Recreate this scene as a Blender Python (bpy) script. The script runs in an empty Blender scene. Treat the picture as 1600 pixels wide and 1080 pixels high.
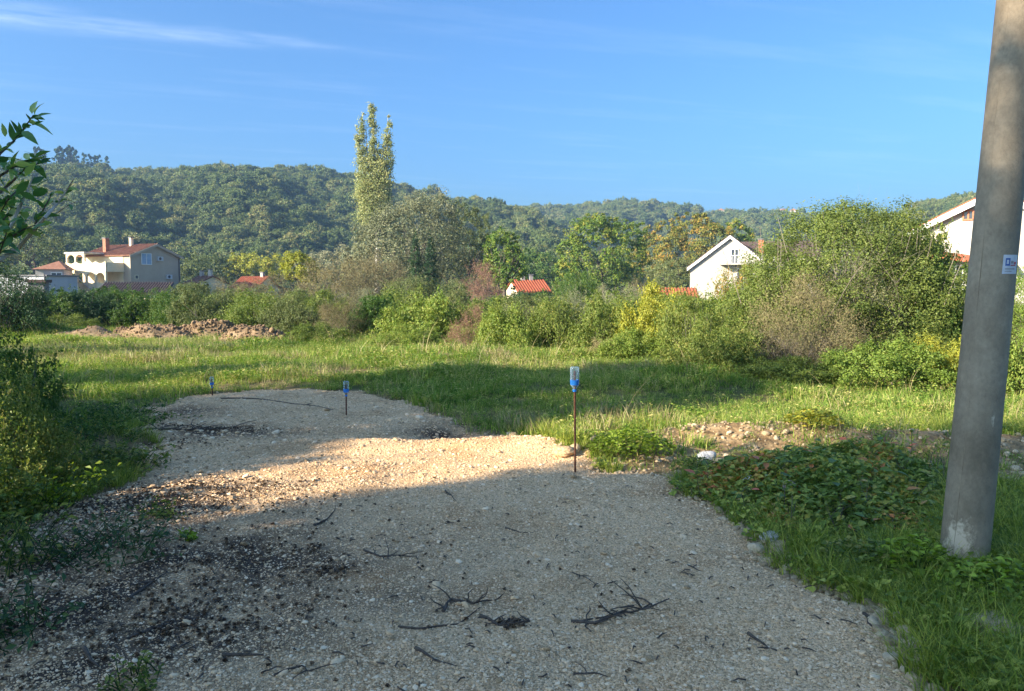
import bpy, math, random
import numpy as np
from mathutils import Vector, Matrix, Euler

random.seed(7)
sc = bpy.context.scene
col = sc.collection
R = math.radians

# ------------------------------------------------------------------ camera, sky, sun, exposure
F, CH = 1209.0, 1.6                      # focal length in photo pixels, eye height
PITCH = math.atan(90 / F)                # horizon lies at photo row 450
cam_d = bpy.data.cameras.new('camera')
cam_d.sensor_width = 36.0
cam_d.lens = 36.0 * F / 1600.0
cam_d.clip_start = 0.05
cam_d.clip_end = 6000
cam = bpy.data.objects.new('camera', cam_d)
col.objects.link(cam)
cam.location = (0, 0, CH)
cam.rotation_euler = (math.pi / 2 - PITCH, 0, 0)
sc.camera = cam

SUN_EL = R(22)
SUN = Vector((-0.88 * math.cos(SUN_EL), -0.47 * math.cos(SUN_EL), math.sin(SUN_EL))).normalized()
sun_d = bpy.data.lights.new('sun', 'SUN')
sun_d.energy = 5.0
sun_d.angle = R(0.5)
sun_d.color = (1.0, 0.88, 0.70)
sun = bpy.data.objects.new('sun', sun_d)
col.objects.link(sun)
sun.location = (-30, -16, 30)
sun.rotation_euler = SUN.to_track_quat('Z', 'Y').to_euler()

SKY_STRENGTH = 0.1
world = bpy.data.worlds.new('World')
sc.world = world
world.use_nodes = True
wn, wl = world.node_tree.nodes, world.node_tree.links
wn.clear()
w_out = wn.new('ShaderNodeOutputWorld')
w_bg = wn.new('ShaderNodeBackground')
w_bg.inputs['Strength'].default_value = SKY_STRENGTH
w_sky = wn.new('ShaderNodeTexSky')
w_sky.sky_type = 'NISHITA'
w_sky.sun_disc = False
w_sky.sun_elevation = SUN_EL
w_sky.sun_rotation = math.atan2(SUN.x, SUN.y) % (2 * math.pi)
w_sky.altitude = 0
w_sky.air_density = 1.0
w_sky.dust_density = 4.0
w_sky.ozone_density = 7.5
def wmath(op, a, b=None, c=None):
    n = wn.new('ShaderNodeMath'); n.operation = op
    for i, v in enumerate((a, b, c)):
        if v is None: continue
        if isinstance(v, (int, float)): n.inputs[i].default_value = v
        else: wl.new(v, n.inputs[i])
    return n.outputs[0]
w_tc = wn.new('ShaderNodeTexCoord')
w_sep = wn.new('ShaderNodeSeparateXYZ'); wl.new(w_tc.outputs['Generated'], w_sep.inputs[0])
zc = wmath('MAXIMUM', w_sep.outputs[2], 0.03)
qx, qy = wmath('DIVIDE', w_sep.outputs[0], zc), wmath('DIVIDE', w_sep.outputs[1], zc)
s_ = wmath('ADD', wmath('MULTIPLY', qx, 0.943), wmath('MULTIPLY', qy, 0.333))   # along the cirrus streaks
t_ = wmath('ADD', wmath('MULTIPLY', qx, -0.333), wmath('MULTIPLY', qy, 0.943))  # across them
def wnoise(sx, sy, scale, detail=5, off=0.0):
    cb = wn.new('ShaderNodeCombineXYZ')
    wl.new(wmath('MULTIPLY', s_, sx), cb.inputs[0]); wl.new(wmath('MULTIPLY', t_, sy), cb.inputs[1])
    cb.inputs[2].default_value = off
    n = wn.new('ShaderNodeTexNoise'); n.inputs['Scale'].default_value = scale; n.inputs['Detail'].default_value = detail
    n.inputs['Roughness'].default_value = 0.6
    wl.new(cb.outputs[0], n.inputs['Vector'])
    return n.outputs['Fac']
wob = wmath('MULTIPLY', wmath('SUBTRACT', wnoise(1.2, 1.2, 2.0, 4), 0.5), 0.22)
def wmap(v, a, b, c, d):
    n = wn.new('ShaderNodeMapRange'); n.clamp = True
    wl.new(v, n.inputs[0])
    for i, k in enumerate((a, b, c, d)): n.inputs[i + 1].default_value = k
    return n.outputs[0]
wid = wmap(s_, -1.0, 1.0, 0.14, 0.045)
dist = wmath('DIVIDE', wmath('ADD', wmath('SUBTRACT', t_, 3.38), wob), wid)
streak = wmath('POWER', 2.718, wmath('MULTIPLY', wmath('MULTIPLY', dist, dist), -1.0))
streak = wmath('MULTIPLY', streak, wmap(wnoise(2.2, 7.0, 1.3, 6, 3.0), 0.34, 0.68, 0.12, 1.0))
streak = wmath('MULTIPLY', streak, wmap(s_, -1.3, 0.95, 0.36, 0.0))
thin = wmath('MULTIPLY', wmap(wnoise(0.55, 2.6, 1.0, 7, 9.0), 0.52, 0.85, 0.0, 0.10), wmap(w_sep.outputs[2], 0.03, 0.2, 0.3, 1.0))
cloud = wmath('MINIMUM', wmath('ADD', streak, thin), 0.6)
w_tint = wn.new('ShaderNodeMixRGB'); w_tint.blend_type = 'MULTIPLY'; w_tint.inputs[0].default_value = 1.0
wl.new(w_sky.outputs[0], w_tint.inputs[1]); w_tint.inputs[2].default_value = (0.82, 1.0, 1.04, 1)
w_mix = wn.new('ShaderNodeMixRGB'); wl.new(cloud, w_mix.inputs[0])
wl.new(w_tint.outputs[0], w_mix.inputs[1]); w_mix.inputs[2].default_value = (4.6, 5.2, 6.0, 1)
wl.new(w_mix.outputs[0], w_bg.inputs['Color'])
wl.new(w_bg.outputs[0], w_out.inputs['Surface'])

sc.view_settings.view_transform = 'Standard'
sc.view_settings.look = 'None'
sc.view_settings.exposure = 1.6
sc.view_settings.gamma = 1.0
sc.view_settings.use_curve_mapping = False
sc.render.engine = 'CYCLES'
sc.cycles.use_denoising = True
sc.cycles.max_bounces = 6
sc.cycles.diffuse_bounces = 3
sc.cycles.glossy_bounces = 2
sc.cycles.transmission_bounces = 4
sc.cycles.transparent_max_bounces = 6
sc.cycles.volume_bounces = 0
sc.cycles.caustics_reflective = False
sc.cycles.caustics_refractive = False

# ------------------------------------------------------------------ photo pixels to places
FW = Vector((0, math.cos(PITCH), -math.sin(PITCH)))
UP = Vector((0, math.sin(PITCH), math.cos(PITCH)))
def ray(px, py):
    return FW * F + Vector((px - 800, 0, 0)) + UP * (540 - py)
def at(px, py, Y):
    d = ray(px, py); k = Y / d.y
    return Vector((d.x * k, Y, CH + d.z * k))
def gnd(px, py, z=0.0):
    d = ray(px, py); k = (z - CH) / d.z
    return Vector((d.x * k, d.y * k, z))

def gpoly(pts):
    return np.array([[gnd(*p).x, gnd(*p).y] for p in pts])
def inside(P, poly):
    x, y = P[:, 0], P[:, 1]
    r = np.zeros(len(P), bool)
    n = len(poly)
    for i in range(n):
        x1, y1 = poly[i]; x2, y2 = poly[(i + 1) % n]
        c = (y1 > y) != (y2 > y)
        if y1 == y2: continue
        r ^= c & (x < (x2 - x1) * (y - y1) / (y2 - y1) + x1)
    return r
def edge_dist(P, poly):
    d = np.full(len(P), 1e9)
    n = len(poly)
    for i in range(n):
        a = poly[i]; b = poly[(i + 1) % n]; ab = b - a
        t = np.clip(((P - a) @ ab) / max(ab @ ab, 1e-9), 0, 1)
        q = a + t[:, None] * ab
        d = np.minimum(d, np.hypot(*(P - q).T))
    return d

# value noise
_rng = np.random.default_rng(3)
_tab = _rng.random((64, 64))
def vnoise(x, y):
    xi, yi = np.floor(x).astype(int), np.floor(y).astype(int)
    fx, fy = x - xi, y - yi
    fx, fy = fx * fx * (3 - 2 * fx), fy * fy * (3 - 2 * fy)
    g = lambda a, b: _tab[a % 64, b % 64]
    return (g(xi, yi) * (1 - fx) * (1 - fy) + g(xi + 1, yi) * fx * (1 - fy)
            + g(xi, yi + 1) * (1 - fx) * fy + g(xi + 1, yi + 1) * fx * fy)
def fnoise(x, y, o=4):
    s, a, t = 0, 1, 0
    for i in range(o):
        s = s + a * vnoise(x * 2 ** i + 17.3 * i, y * 2 ** i - 9.1 * i); t += a; a *= 0.5
    return s / t

PAD_PX = [(-330, 1400), (-260, 1150), (-150, 950), (-40, 850), (60, 800), (150, 765), (228, 738), (214, 690), (226, 640), (300, 622),
          (420, 611), (560, 614), (640, 628), (720, 660), (790, 683), (870, 690), (905, 712), (960, 733), (1040, 745), (1075, 780),
          (1130, 815), (1200, 850), (1290, 925), (1360, 955), (1420, 1010), (1470, 1090), (1560, 1250), (1600, 1400)]
PAD = gpoly(PAD_PX)
EARTH = gpoly([(905, 712), (950, 690), (1040, 680), (1160, 672), (1250, 676), (1400, 682), (1520, 692), (1700, 706), (1700, 768), (1550, 756),
               (1380, 740), (1200, 734), (1090, 738), (1040, 752), (960, 738)])
BUMPS = []
def bump(px, py, amp, rx, ry):
    g = gnd(px, py); BUMPS.append((g.x, g.y, amp, rx, ry))
bump(830, 706, 0.10, 0.75, 0.28); bump(600, 702, 0.06, 1.0, 0.22); bump(940, 712, 0.08, 0.5, 0.3)
bump(690, 674, -0.13, 0.42, 0.42)
bump(1150, 690, 0.17, 1.3, 0.35); bump(1450, 702, 0.17, 1.5, 0.4)
bump(1270, 770, 0.03, 1.0, 0.7)
bump(15, 528, 0.62, 1.6, 1.3); bump(120, 540, 0.15, 1.6, 1.2)
bump(540, 588, -0.12, 0.8, 0.6); bump(700, 590, 0.14, 1.6, 0.7); bump(860, 610, 0.10, 1.2, 0.9); bump(1060, 600, 0.08, 1.5, 1.2)
bump(330, 600, 0.05, 1.8, 0.4); bump(820, 560, 0.12, 2.2, 0.9); bump(1150, 600, 0.12, 2.0, 1.0); bump(640, 560, 0.1, 2.0, 1.0)
bump(160, 700, 0.12, 0.5, 0.9)
def terrain(x, y):
    x = np.asarray(x, float); y = np.asarray(y, float)
    r = np.hypot(x, y)
    h = (fnoise(x * 0.45, y * 0.45, 3) - 0.5) * 0.13 * np.clip(r / 14, 0.35, 1.2) * np.clip(1.6 - r / 90, 0, 1)
    h = h + (fnoise(x * 3.1 + 5, y * 3.1, 2) - 0.5) * 0.03 * np.clip(1.5 - r / 40, 0, 1)
    for bx, by, a, rx, ry in BUMPS:
        h = h + a * np.exp(-((x - bx) / rx) ** 2 - ((y - by) / ry) ** 2)
    return h
def tz(x, y):
    return float(terrain(np.array([x]), np.array([y]))[0])
def on_ground(px, py):
    g = gnd(px, py)
    return Vector((g.x, g.y, tz(g.x, g.y)))
PAD_LIFT = 0.03
def pad_h(x, y):
    P = np.stack([np.asarray(x, float), np.asarray(y, float)], 1)
    d = edge_dist(P, PAD) * np.where(inside(P, PAD), 1, -1)
    d = d + (fnoise(P[:, 0] * 2.2, P[:, 1] * 2.2, 4) - 0.5) * 0.55
    return terrain(P[:, 0], P[:, 1]) + np.clip(d * 0.14 - 0.004, -0.06, PAD_LIFT) + (fnoise(P[:, 0] * 7, P[:, 1] * 7, 2) - 0.5) * 0.012
def pz(x, y):
    return max(float(pad_h([x], [y])[0]), tz(x, y))

# ------------------------------------------------------------------ materials
MATS = {}
def newmat(name):
    m = bpy.data.materials.new(name); m.use_nodes = True
    m.node_tree.nodes.clear(); MATS[name] = m
    return m, m.node_tree.nodes, m.node_tree.links
def ramp(n, stops):
    r = n.new('ShaderNodeValToRGB')
    e = r.color_ramp.elements
    while len(e) < len(stops): e.new(0.5)
    for i, (p, c) in enumerate(stops):
        e[i].position = p; e[i].color = (*c, 1)
    return r
def leafmat(name, stops, trans=0.3, gain=1.25, rough=0.5, shift=0.25, spec=0.25, world_noise=0.0, wscale=0.35):
    """foliage: colour from the leaf's own tint, the plant's own random value and, if asked, patches over the ground"""
    stops = [(p, tuple(min(.62, c * gain) for c in k)) for p, k in stops]
    m, n, l = newmat(name)
    out = n.new('ShaderNodeOutputMaterial')
    at_ = n.new('ShaderNodeAttribute'); at_.attribute_name = 'tint'
    oi = n.new('ShaderNodeObjectInfo')
    ad = n.new('ShaderNodeMath'); ad.operation = 'MULTIPLY_ADD'
    l.new(oi.outputs['Random'], ad.inputs[0]); ad.inputs[1].default_value = shift; l.new(at_.outputs['Fac'], ad.inputs[2])
    sb = n.new('ShaderNodeMath'); sb.operation = 'SUBTRACT'; l.new(ad.outputs[0], sb.inputs[0]); sb.inputs[1].default_value = shift / 2
    v = sb.outputs[0]
    if world_noise:
        ge = n.new('ShaderNodeNewGeometry')
        no = n.new('ShaderNodeTexNoise'); no.inputs['Scale'].default_value = wscale; no.inputs['Detail'].default_value = 4
        l.new(ge.outputs['Position'], no.inputs['Vector'])
        a2 = n.new('ShaderNodeMath'); a2.operation = 'MULTIPLY_ADD'
        l.new(no.outputs['Fac'], a2.inputs[0]); a2.inputs[1].default_value = world_noise; l.new(v, a2.inputs[2])
        s2 = n.new('ShaderNodeMath'); s2.operation = 'SUBTRACT'; l.new(a2.outputs[0], s2.inputs[0]); s2.inputs[1].default_value = world_noise / 2
        v = s2.outputs[0]
    r = ramp(n, stops); l.new(v, r.inputs[0])
    p = n.new('ShaderNodeBsdfPrincipled'); l.new(r.outputs[0], p.inputs['Base Color'])
    p.inputs['Roughness'].default_value = rough; p.inputs['Specular IOR Level'].default_value = spec
    t = n.new('ShaderNodeBsdfTranslucent')
    hs = n.new('ShaderNodeHueSaturation'); hs.inputs['Saturation'].default_value = 1.15; hs.inputs['Value'].default_value = 1.3
    l.new(r.outputs[0], hs.inputs['Color']); l.new(hs.outputs[0], t.inputs['Color'])
    mx = n.new('ShaderNodeMixShader'); mx.inputs[0].default_value = trans
    l.new(p.outputs[0], mx.inputs[1]); l.new(t.outputs[0], mx.inputs[2]); l.new(mx.outputs[0], out.inputs['Surface'])
    return m
def surf(name, stops, scale=8, detail=6, rough=0.85, bump=0.3, bscale=None, spec=0.3, metallic=0.0, rnd=0.0, stretch=(1, 1, 1), space='Object'):
    """a plain surface: noise through a colour ramp, fine relief"""
    m, n, l = newmat(name)
    out = n.new('ShaderNodeOutputMaterial')
    tc = n.new('ShaderNodeTexCoord')
    mp = n.new('ShaderNodeMapping'); mp.inputs['Scale'].default_value = stretch
    l.new(tc.outputs[space], mp.inputs[0])
    no = n.new('ShaderNodeTexNoise'); no.inputs['Scale'].default_value = scale; no.inputs['Detail'].default_value = detail
    no.inputs['Roughness'].default_value = 0.65
    l.new(mp.outputs[0], no.inputs['Vector'])
    v = no.outputs['Fac']
    if rnd:
        oi = n.new('ShaderNodeObjectInfo')
        ad = n.new('ShaderNodeMath'); ad.operation = 'MULTIPLY_ADD'
        l.new(oi.outputs['Random'], ad.inputs[0]); ad.inputs[1].default_value = rnd; l.new(v, ad.inputs[2])
        sb = n.new('ShaderNodeMath'); sb.operation = 'SUBTRACT'; l.new(ad.outputs[0], sb.inputs[0]); sb.inputs[1].default_value = rnd / 2
        v = sb.outputs[0]
    r = ramp(n, stops); l.new(v, r.inputs[0])
    p = n.new('ShaderNodeBsdfPrincipled'); l.new(r.outputs[0], p.inputs['Base Color'])
    p.inputs['Roughness'].default_value = rough; p.inputs['Specular IOR Level'].default_value = spec; p.inputs['Metallic'].default_value = metallic
    if bump:
        n2 = n.new('ShaderNodeTexNoise'); n2.inputs['Scale'].default_value = bscale or scale * 5; n2.inputs['Detail'].default_value = 5
        l.new(mp.outputs[0], n2.inputs['Vector'])
        b = n.new('ShaderNodeBump'); b.inputs['Strength'].default_value = bump; b.inputs['Distance'].default_value = 0.02
        l.new(n2.outputs['Fac'], b.inputs['Height']); l.new(b.outputs[0], p.inputs['Normal'])
    l.new(p.outputs[0], out.inputs['Surface'])
    return m

G = lambda *c: tuple(c)
leafmat('leaf_bramble', gain=1.4, stops=[(0.0, G(.045, .070, .014)), (0.45, G(.100, .140, .026)), (0.8, G(.18, .20, .045)), (1.0, G(.28, .24, .07))])
leafmat('leaf_bright', [(0.0, G(.07, .115, .018)), (0.5, G(.135, .19, .032)), (1.0, G(.26, .26, .06))], trans=0.3, gain=1.35)
leafmat('leaf_privet', [(0.0, G(.05, .075, .018)), (0.5, G(.12, .15, .034)), (0.85, G(.20, .215, .055)), (1.0, G(.28, .24, .08))], gain=1.5, trans=.35)
leafmat('leaf_olive', [(0.0, G(.06, .085, .03)), (0.5, G(.125, .15, .05)), (1.0, G(.22, .21, .085))])
leafmat('leaf_green', [(0.0, G(.025, .06, .012)), (0.5, G(.06, .115, .02)), (0.85, G(.12, .17, .035)), (1.0, G(.22, .2, .05))])
leafmat('leaf_dark', gain=1.7, stops=[(0.0, G(.012, .03, .012)), (0.6, G(.035, .07, .024)), (1.0, G(.08, .11, .035))], trans=0.15)
leafmat('leaf_brown', [(0.0, G(.10, .082, .045)), (0.5, G(.185, .155, .080)), (0.8, G(.25, .22, .10)), (1.0, G(.20, .22, .07))], trans=0.15, spec=0.1)
leafmat('leaf_red_brown', [(0.0, G(.13, .07, .05)), (0.5, G(.22, .13, .09)), (1.0, G(.3, .2, .12))], trans=0.15, spec=0.1)
leafmat('leaf_grey_green', [(0.0, G(.07, .08, .045)), (0.5, G(.14, .145, .08)), (1.0, G(.23, .2, .11))], trans=0.2, spec=0.15, gain=1.75)
leafmat('leaf_yellow_green', [(0.0, G(.13, .15, .02)), (0.5, G(.25, .26, .035)), (1.0, G(.40, .34, .05))], trans=0.3)
leafmat('leaf_poplar', [(0.0, G(.10, .125, .045)), (0.5, G(.20, .22, .085)), (1.0, G(.33, .30, .13))], trans=0.35, gain=1.45)
leafmat('leaf_sycamore', gain=1.5, stops=[(0.0, G(.04, .08, .012)), (0.5, G(.10, .15, .022)), (0.8, G(.20, .20, .03)), (1.0, G(.34, .22, .04))])
leafmat('leaf_autumn', [(0.0, G(.08, .11, .02)), (0.45, G(.18, .18, .035)), (0.7, G(.32, .19, .04)), (1.0, G(.42, .18, .04))], gain=1.3)
leafmat('leaf_cypress', [(0.0, G(.01, .03, .012)), (0.6, G(.025, .06, .02)), (1.0, G(.06, .10, .03))], trans=0.1)
leafmat('leaf_hill', [(0.0, G(.035, .058, .016)), (0.35, G(.070, .098, .026)), (0.7, G(.120, .140, .040)), (1.0, G(.20, .17, .06))], shift=0.5, trans=0.2, gain=1.6)
leafmat('leaf_bay', gain=3.0, stops=[(0.0, G(.02, .05, .014)), (0.6, G(.05, .10, .025)), (1.0, G(.16, .19, .05))], trans=0.25, rough=0.35, spec=0.5)
leafmat('leaf_patch', [(0.0, G(.03, .048, .010)), (0.4, G(.065, .092, .018)), (0.65, G(.12, .13, .025)), (0.8, G(.18, .14, .03)), (0.9, G(.20, .09, .03)), (1.0, G(.24, .07, .035))], trans=0.25, rough=0.45, spec=0.25, gain=2.6)
leafmat('leaf_clover', gain=1.2, stops=[(0.0, G(.10, .15, .015)), (0.6, G(.20, .26, .03)), (1.0, G(.28, .38, .05))], trans=0.35)
leafmat('grass_blade', [(0.0, G(.045, .10, .014)), (0.35, G(.10, .175, .024)), (0.7, G(.20, .255, .045)), (1.0, G(.40, .35, .13))], shift=0.3, trans=0.35, world_noise=0.75, wscale=0.5, gain=1.4)
leafmat('grass_lush', gain=1.9, stops=[(0.0, G(.05, .080, .012)), (0.5, G(.115, .150, .022)), (1.0, G(.25, .25, .05))], shift=0.3, trans=0.3, world_noise=0.5, wscale=1.4)
leafmat('grass_dry', [(0.0, G(.20, .17, .07)), (0.5, G(.34, .28, .13)), (1.0, G(.45, .38, .2))], trans=0.2, gain=1.0)
leafmat('litter_leaf', [(0.0, G(.05, .032, .02)), (0.5, G(.13, .08, .045)), (0.85, G(.24, .15, .08)), (1.0, G(.38, .26, .15))], shift=0.6, trans=0.05, spec=0.15, gain=1.0)
leafmat('litter_char', [(0.0, G(.03, .022, .017)), (0.6, G(.075, .056, .042)), (1.0, G(.16, .12, .085))], shift=0.4, trans=0.0, spec=0.15, gain=1.0)
surf('bark', [(0.3, G(.06, .048, .035)), (0.7, G(.16, .13, .10))], scale=6, stretch=(3, 3, .6))
surf('bark_pale', [(0.3, G(.36, .31, .24)), (0.7, G(.60, .54, .44))], scale=14, stretch=(3, 3, .8))
surf('bark_grey', [(0.3, G(.11, .09, .07)), (0.7, G(.22, .19, .15))], scale=6)
surf('charred_wood', [(0.3, G(.045, .033, .025)), (0.7, G(.15, .115, .085))], scale=30, rough=0.9, bump=0.5)
surf('old_wood', [(0.3, G(.16, .12, .08)), (0.7, G(.34, .27, .18))], scale=30, stretch=(4, 4, .5))
surf('plaster_white', [(0.25, G(.36, .325, .28)), (0.6, G(.45, .41, .355))], scale=1.2, bump=0.1)
surf('plaster_cream', [(0.25, G(.62, .52, .33)), (0.7, G(.78, .68, .46))], scale=1.0, bump=0.1)
surf('plaster_tan', [(0.25, G(.40, .31, .22)), (0.7, G(.50, .40, .29))], scale=0.5, bump=0.1)
surf('plaster_pink', [(0.25, G(.42, .32, .30)), (0.7, G(.52, .42, .40))], scale=0.6, bump=0.1)
surf('plaster_grey', [(0.25, G(.14, .13, .13)), (0.7, G(.24, .23, .22))], scale=1.5, bump=0.2)
surf('plaster_pale', [(0.25, G(.40, .40, .41)), (0.7, G(.50, .50, .51))], scale=0.8, bump=0.1)
surf('white_paint', [(0.2, G(.74, .73, .70)), (0.8, G(.82, .81, .78))], scale=4, bump=0.05, rough=0.5)
surf('roof_orange', [(0.3, G(.20, .085, .045)), (0.5, G(.30, .135, .075)), (0.75, G(.37, .21, .14))], scale=2.5, bump=0.4, bscale=8)
surf('roof_red', [(0.3, G(.30, .075, .035)), (0.7, G(.42, .13, .06))], scale=2.5, bump=0.4, bscale=8)
surf('roof_dark', [(0.3, G(.055, .035, .03)), (0.7, G(.13, .085, .07))], scale=2.5, bump=0.4, bscale=8)
surf('brick', [(0.3, G(.36, .12, .06)), (0.7, G(.5, .2, .1))], scale=6)
surf('window_glass', [(0.3, G(.03, .035, .045)), (0.7, G(.06, .07, .085))], scale=1, rough=0.12, bump=0, spec=0.6)
surf('shutter_blue', [(0.3, G(.28, .38, .50)), (0.7, G(.36, .46, .58))], scale=3, bump=0)
surf('drain_pipe', [(0.3, G(.05, .045, .05)), (0.7, G(.08, .07, .075))], scale=3, bump=0, rough=0.5)
surf('grey_metal', [(0.3, G(.45, .45, .45)), (0.7, G(.6, .6, .6))], scale=3, bump=0, rough=0.5)
surf('rust', [(0.3, G(.06, .025, .014)), (0.55, G(.14, .055, .028)), (0.75, G(.24, .11, .055))], scale=22, bump=0.5, rough=0.8)
surf('earth_pile', [(0.25, G(.10, .062, .034)), (0.5, G(.23, .15, .08)), (0.75, G(.38, .27, .16))], scale=3.5, bump=0.8, bscale=14)
surf('stone', [(0.15, G(.22, .15, .085)), (0.5, G(.45, .33, .19)), (0.9, G(.66, .53, .36))], scale=5, bump=0.4, rnd=0.5)
surf('pebble', [(0.1, G(.30, .20, .10)), (0.35, G(.69, .455, .245)), (0.7, G(.80, .55, .315)), (0.95, G(.88, .69, .46))], scale=9, detail=3, bump=0.0, rnd=0.85)
surf('pale_stone', [(0.3, G(.5, .47, .42)), (0.7, G(.68, .65, .6))], scale=9, bump=0.5)
surf('plastic_litter', [(0.3, G(.72, .74, .78)), (0.7, G(.82, .83, .86))], scale=9, bump=0.2, rough=0.4)
surf('paper_litter', [(0.3, G(.45, .36, .33)), (0.7, G(.65, .55, .5))], scale=9, bump=0.2)
surf('blue_plastic', [(0.3, G(.02, .16, .55)), (0.7, G(.04, .26, .70))], scale=9, bump=0, rough=0.25, spec=0.6)
surf('sticker_paper', [(0.3, G(.52, .54, .58)), (0.7, G(.64, .65, .68))], scale=40, bump=0, rough=0.5)
surf('sticker_blue', [(0.3, G(.05, .10, .32)), (0.7, G(.10, .18, .42))], scale=40, bump=0)
surf('sticker_red', [(0.3, G(.45, .08, .10)), (0.7, G(.55, .13, .14))], scale=40, bump=0)
surf('sticker_grey', [(0.3, G(.25, .24, .24)), (0.7, G(.38, .36, .35))], scale=40, bump=0)

def clear_plastic():
    m, n, l = newmat('clear_bottle')
    out = n.new('ShaderNodeOutputMaterial')
    tr = n.new('ShaderNodeBsdfTransparent'); tr.inputs[0].default_value = (.90, .96, 1.0, 1)
    gl = n.new('ShaderNodeBsdfPrincipled'); gl.inputs['Base Color'].default_value = (.55, .72, .85, 1); gl.inputs['Roughness'].default_value = 0.08
    gl.inputs['Specular IOR Level'].default_value = 0.7
    fr = n.new('ShaderNodeLayerWeight'); fr.inputs[0].default_value = 0.55
    mr = n.new('ShaderNodeMapRange'); l.new(fr.outputs['Facing'], mr.inputs[0])
    mr.inputs[3].default_value = 0.10; mr.inputs[4].default_value = 0.55
    mx = n.new('ShaderNodeMixShader'); l.new(mr.outputs[0], mx.inputs[0])
    l.new(tr.outputs[0], mx.inputs[1]); l.new(gl.outputs[0], mx.inputs[2]); l.new(mx.outputs[0], out.inputs['Surface'])
clear_plastic()

def ground_mat():
    m, n, l = newmat('ground_soil')
    out = n.new('ShaderNodeOutputMaterial')
    tc = n.new('ShaderNodeTexCoord')
    def noise(s, d=6):
        x = n.new('ShaderNodeTexNoise'); x.inputs['Scale'].default_value = s; x.inputs['Detail'].default_value = d
        l.new(tc.outputs['Object'], x.inputs['Vector']); return x.outputs['Fac']
    g1 = ramp(n, [(0.3, (.045, .06, .016)), (0.5, (.09, .10, .03)), (0.7, (.17, .14, .06))]); l.new(noise(1.3), g1.inputs[0])
    e1 = ramp(n, [(0.25, (.14, .085, .04)), (0.5, (.30, .20, .10)), (0.75, (.44, .32, .18))]); l.new(noise(6), e1.inputs[0])
    a = n.new('ShaderNodeAttribute'); a.attribute_name = 'bare'
    mx = n.new('ShaderNodeMixRGB'); l.new(a.outputs['Fac'], mx.inputs[0]); l.new(g1.outputs[0], mx.inputs[1]); l.new(e1.outputs[0], mx.inputs[2])
    p = n.new('ShaderNodeBsdfPrincipled'); p.inputs['Roughness'].default_value = 0.95; p.inputs['Specular IOR Level'].default_value = 0.1
    l.new(mx.outputs[0], p.inputs['Base Color'])
    b = n.new('ShaderNodeBump'); b.inputs['Strength'].default_value = 0.8; b.inputs['Distance'].default_value = 0.05
    l.new(noise(14), b.inputs['Height']); l.new(b.outputs[0], p.inputs['Normal'])
    l.new(p.outputs[0], out.inputs['Surface'])
ground_mat()
def gravel_mat():
    m, n, l = newmat('gravel_bed')
    out = n.new('ShaderNodeOutputMaterial')
    tc = n.new('ShaderNodeTexCoord')
    vo = n.new('ShaderNodeTexVoronoi'); vo.inputs['Scale'].default_value = 110; vo.inputs['Randomness'].default_value = 1
    v2 = n.new('ShaderNodeTexVoronoi'); v2.inputs['Scale'].default_value = 48
    no = n.new('ShaderNodeTexNoise'); no.inputs['Scale'].default_value = 1.1; no.inputs['Detail'].default_value = 6; no.inputs['Roughness'].default_value = 0.7
    n3 = n.new('ShaderNodeTexNoise'); n3.inputs['Scale'].default_value = 2.6; n3.inputs['Detail'].default_value = 7
    for x in (vo, v2, no, n3): l.new(tc.outputs['Object'], x.inputs['Vector'])
    bw = n.new('ShaderNodeRGBToBW'); l.new(vo.outputs['Color'], bw.inputs[0])
    c1 = ramp(n, [(0.1, (.33, .22, .11)), (0.4, (.68, .445, .24)), (0.75, (.78, .535, .305)), (0.95, (.86, .65, .43))]); l.new(bw.outputs[0], c1.inputs[0])
    c2 = ramp(n, [(0.34, (.62, .47, .32)), (0.52, (1, .97, .92)), (0.7, (1.0, 1.0, 1.0))]); l.new(no.outputs['Fac'], c2.inputs[0])
    mu = n.new('ShaderNodeMixRGB'); mu.blend_type = 'MULTIPLY'; mu.inputs[0].default_value = 0.75
    l.new(c1.outputs[0], mu.inputs[1]); l.new(c2.outputs[0], mu.inputs[2])
    a = n.new('ShaderNodeAttribute'); a.attribute_name = 'dirt'
    m2 = n.new('ShaderNodeMixRGB')
    mm = n.new('ShaderNodeMath'); mm.operation = 'MULTIPLY'
    st = ramp(n, [(0.32, (.25, .25, .25)), (0.55, (1, 1, 1))]); l.new(n3.outputs['Fac'], st.inputs[0])
    l.new(a.outputs['Fac'], mm.inputs[0]); l.new(st.outputs[0], mm.inputs[1])
    l.new(mm.outputs[0], m2.inputs[0]); l.new(mu.outputs[0], m2.inputs[1]); m2.inputs[2].default_value = (.075, .050, .032, 1)
    p = n.new('ShaderNodeBsdfPrincipled'); p.inputs['Roughness'].default_value = 0.9; p.inputs['Specular IOR Level'].default_value = 0.2
    l.new(m2.outputs[0], p.inputs['Base Color'])
    ad = n.new('ShaderNodeMath'); ad.operation = 'ADD'; l.new(vo.outputs['Distance'], ad.inputs[0]); l.new(v2.outputs['Distance'], ad.inputs[1])
    b = n.new('ShaderNodeBump'); b.invert = True; b.inputs['Strength'].default_value = 0.6; b.inputs['Distance'].default_value = 0.015
    l.new(ad.outputs[0], b.inputs['Height']); l.new(b.outputs[0], p.inputs['Normal'])
    l.new(p.outputs[0], out.inputs['Surface'])
gravel_mat()
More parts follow.
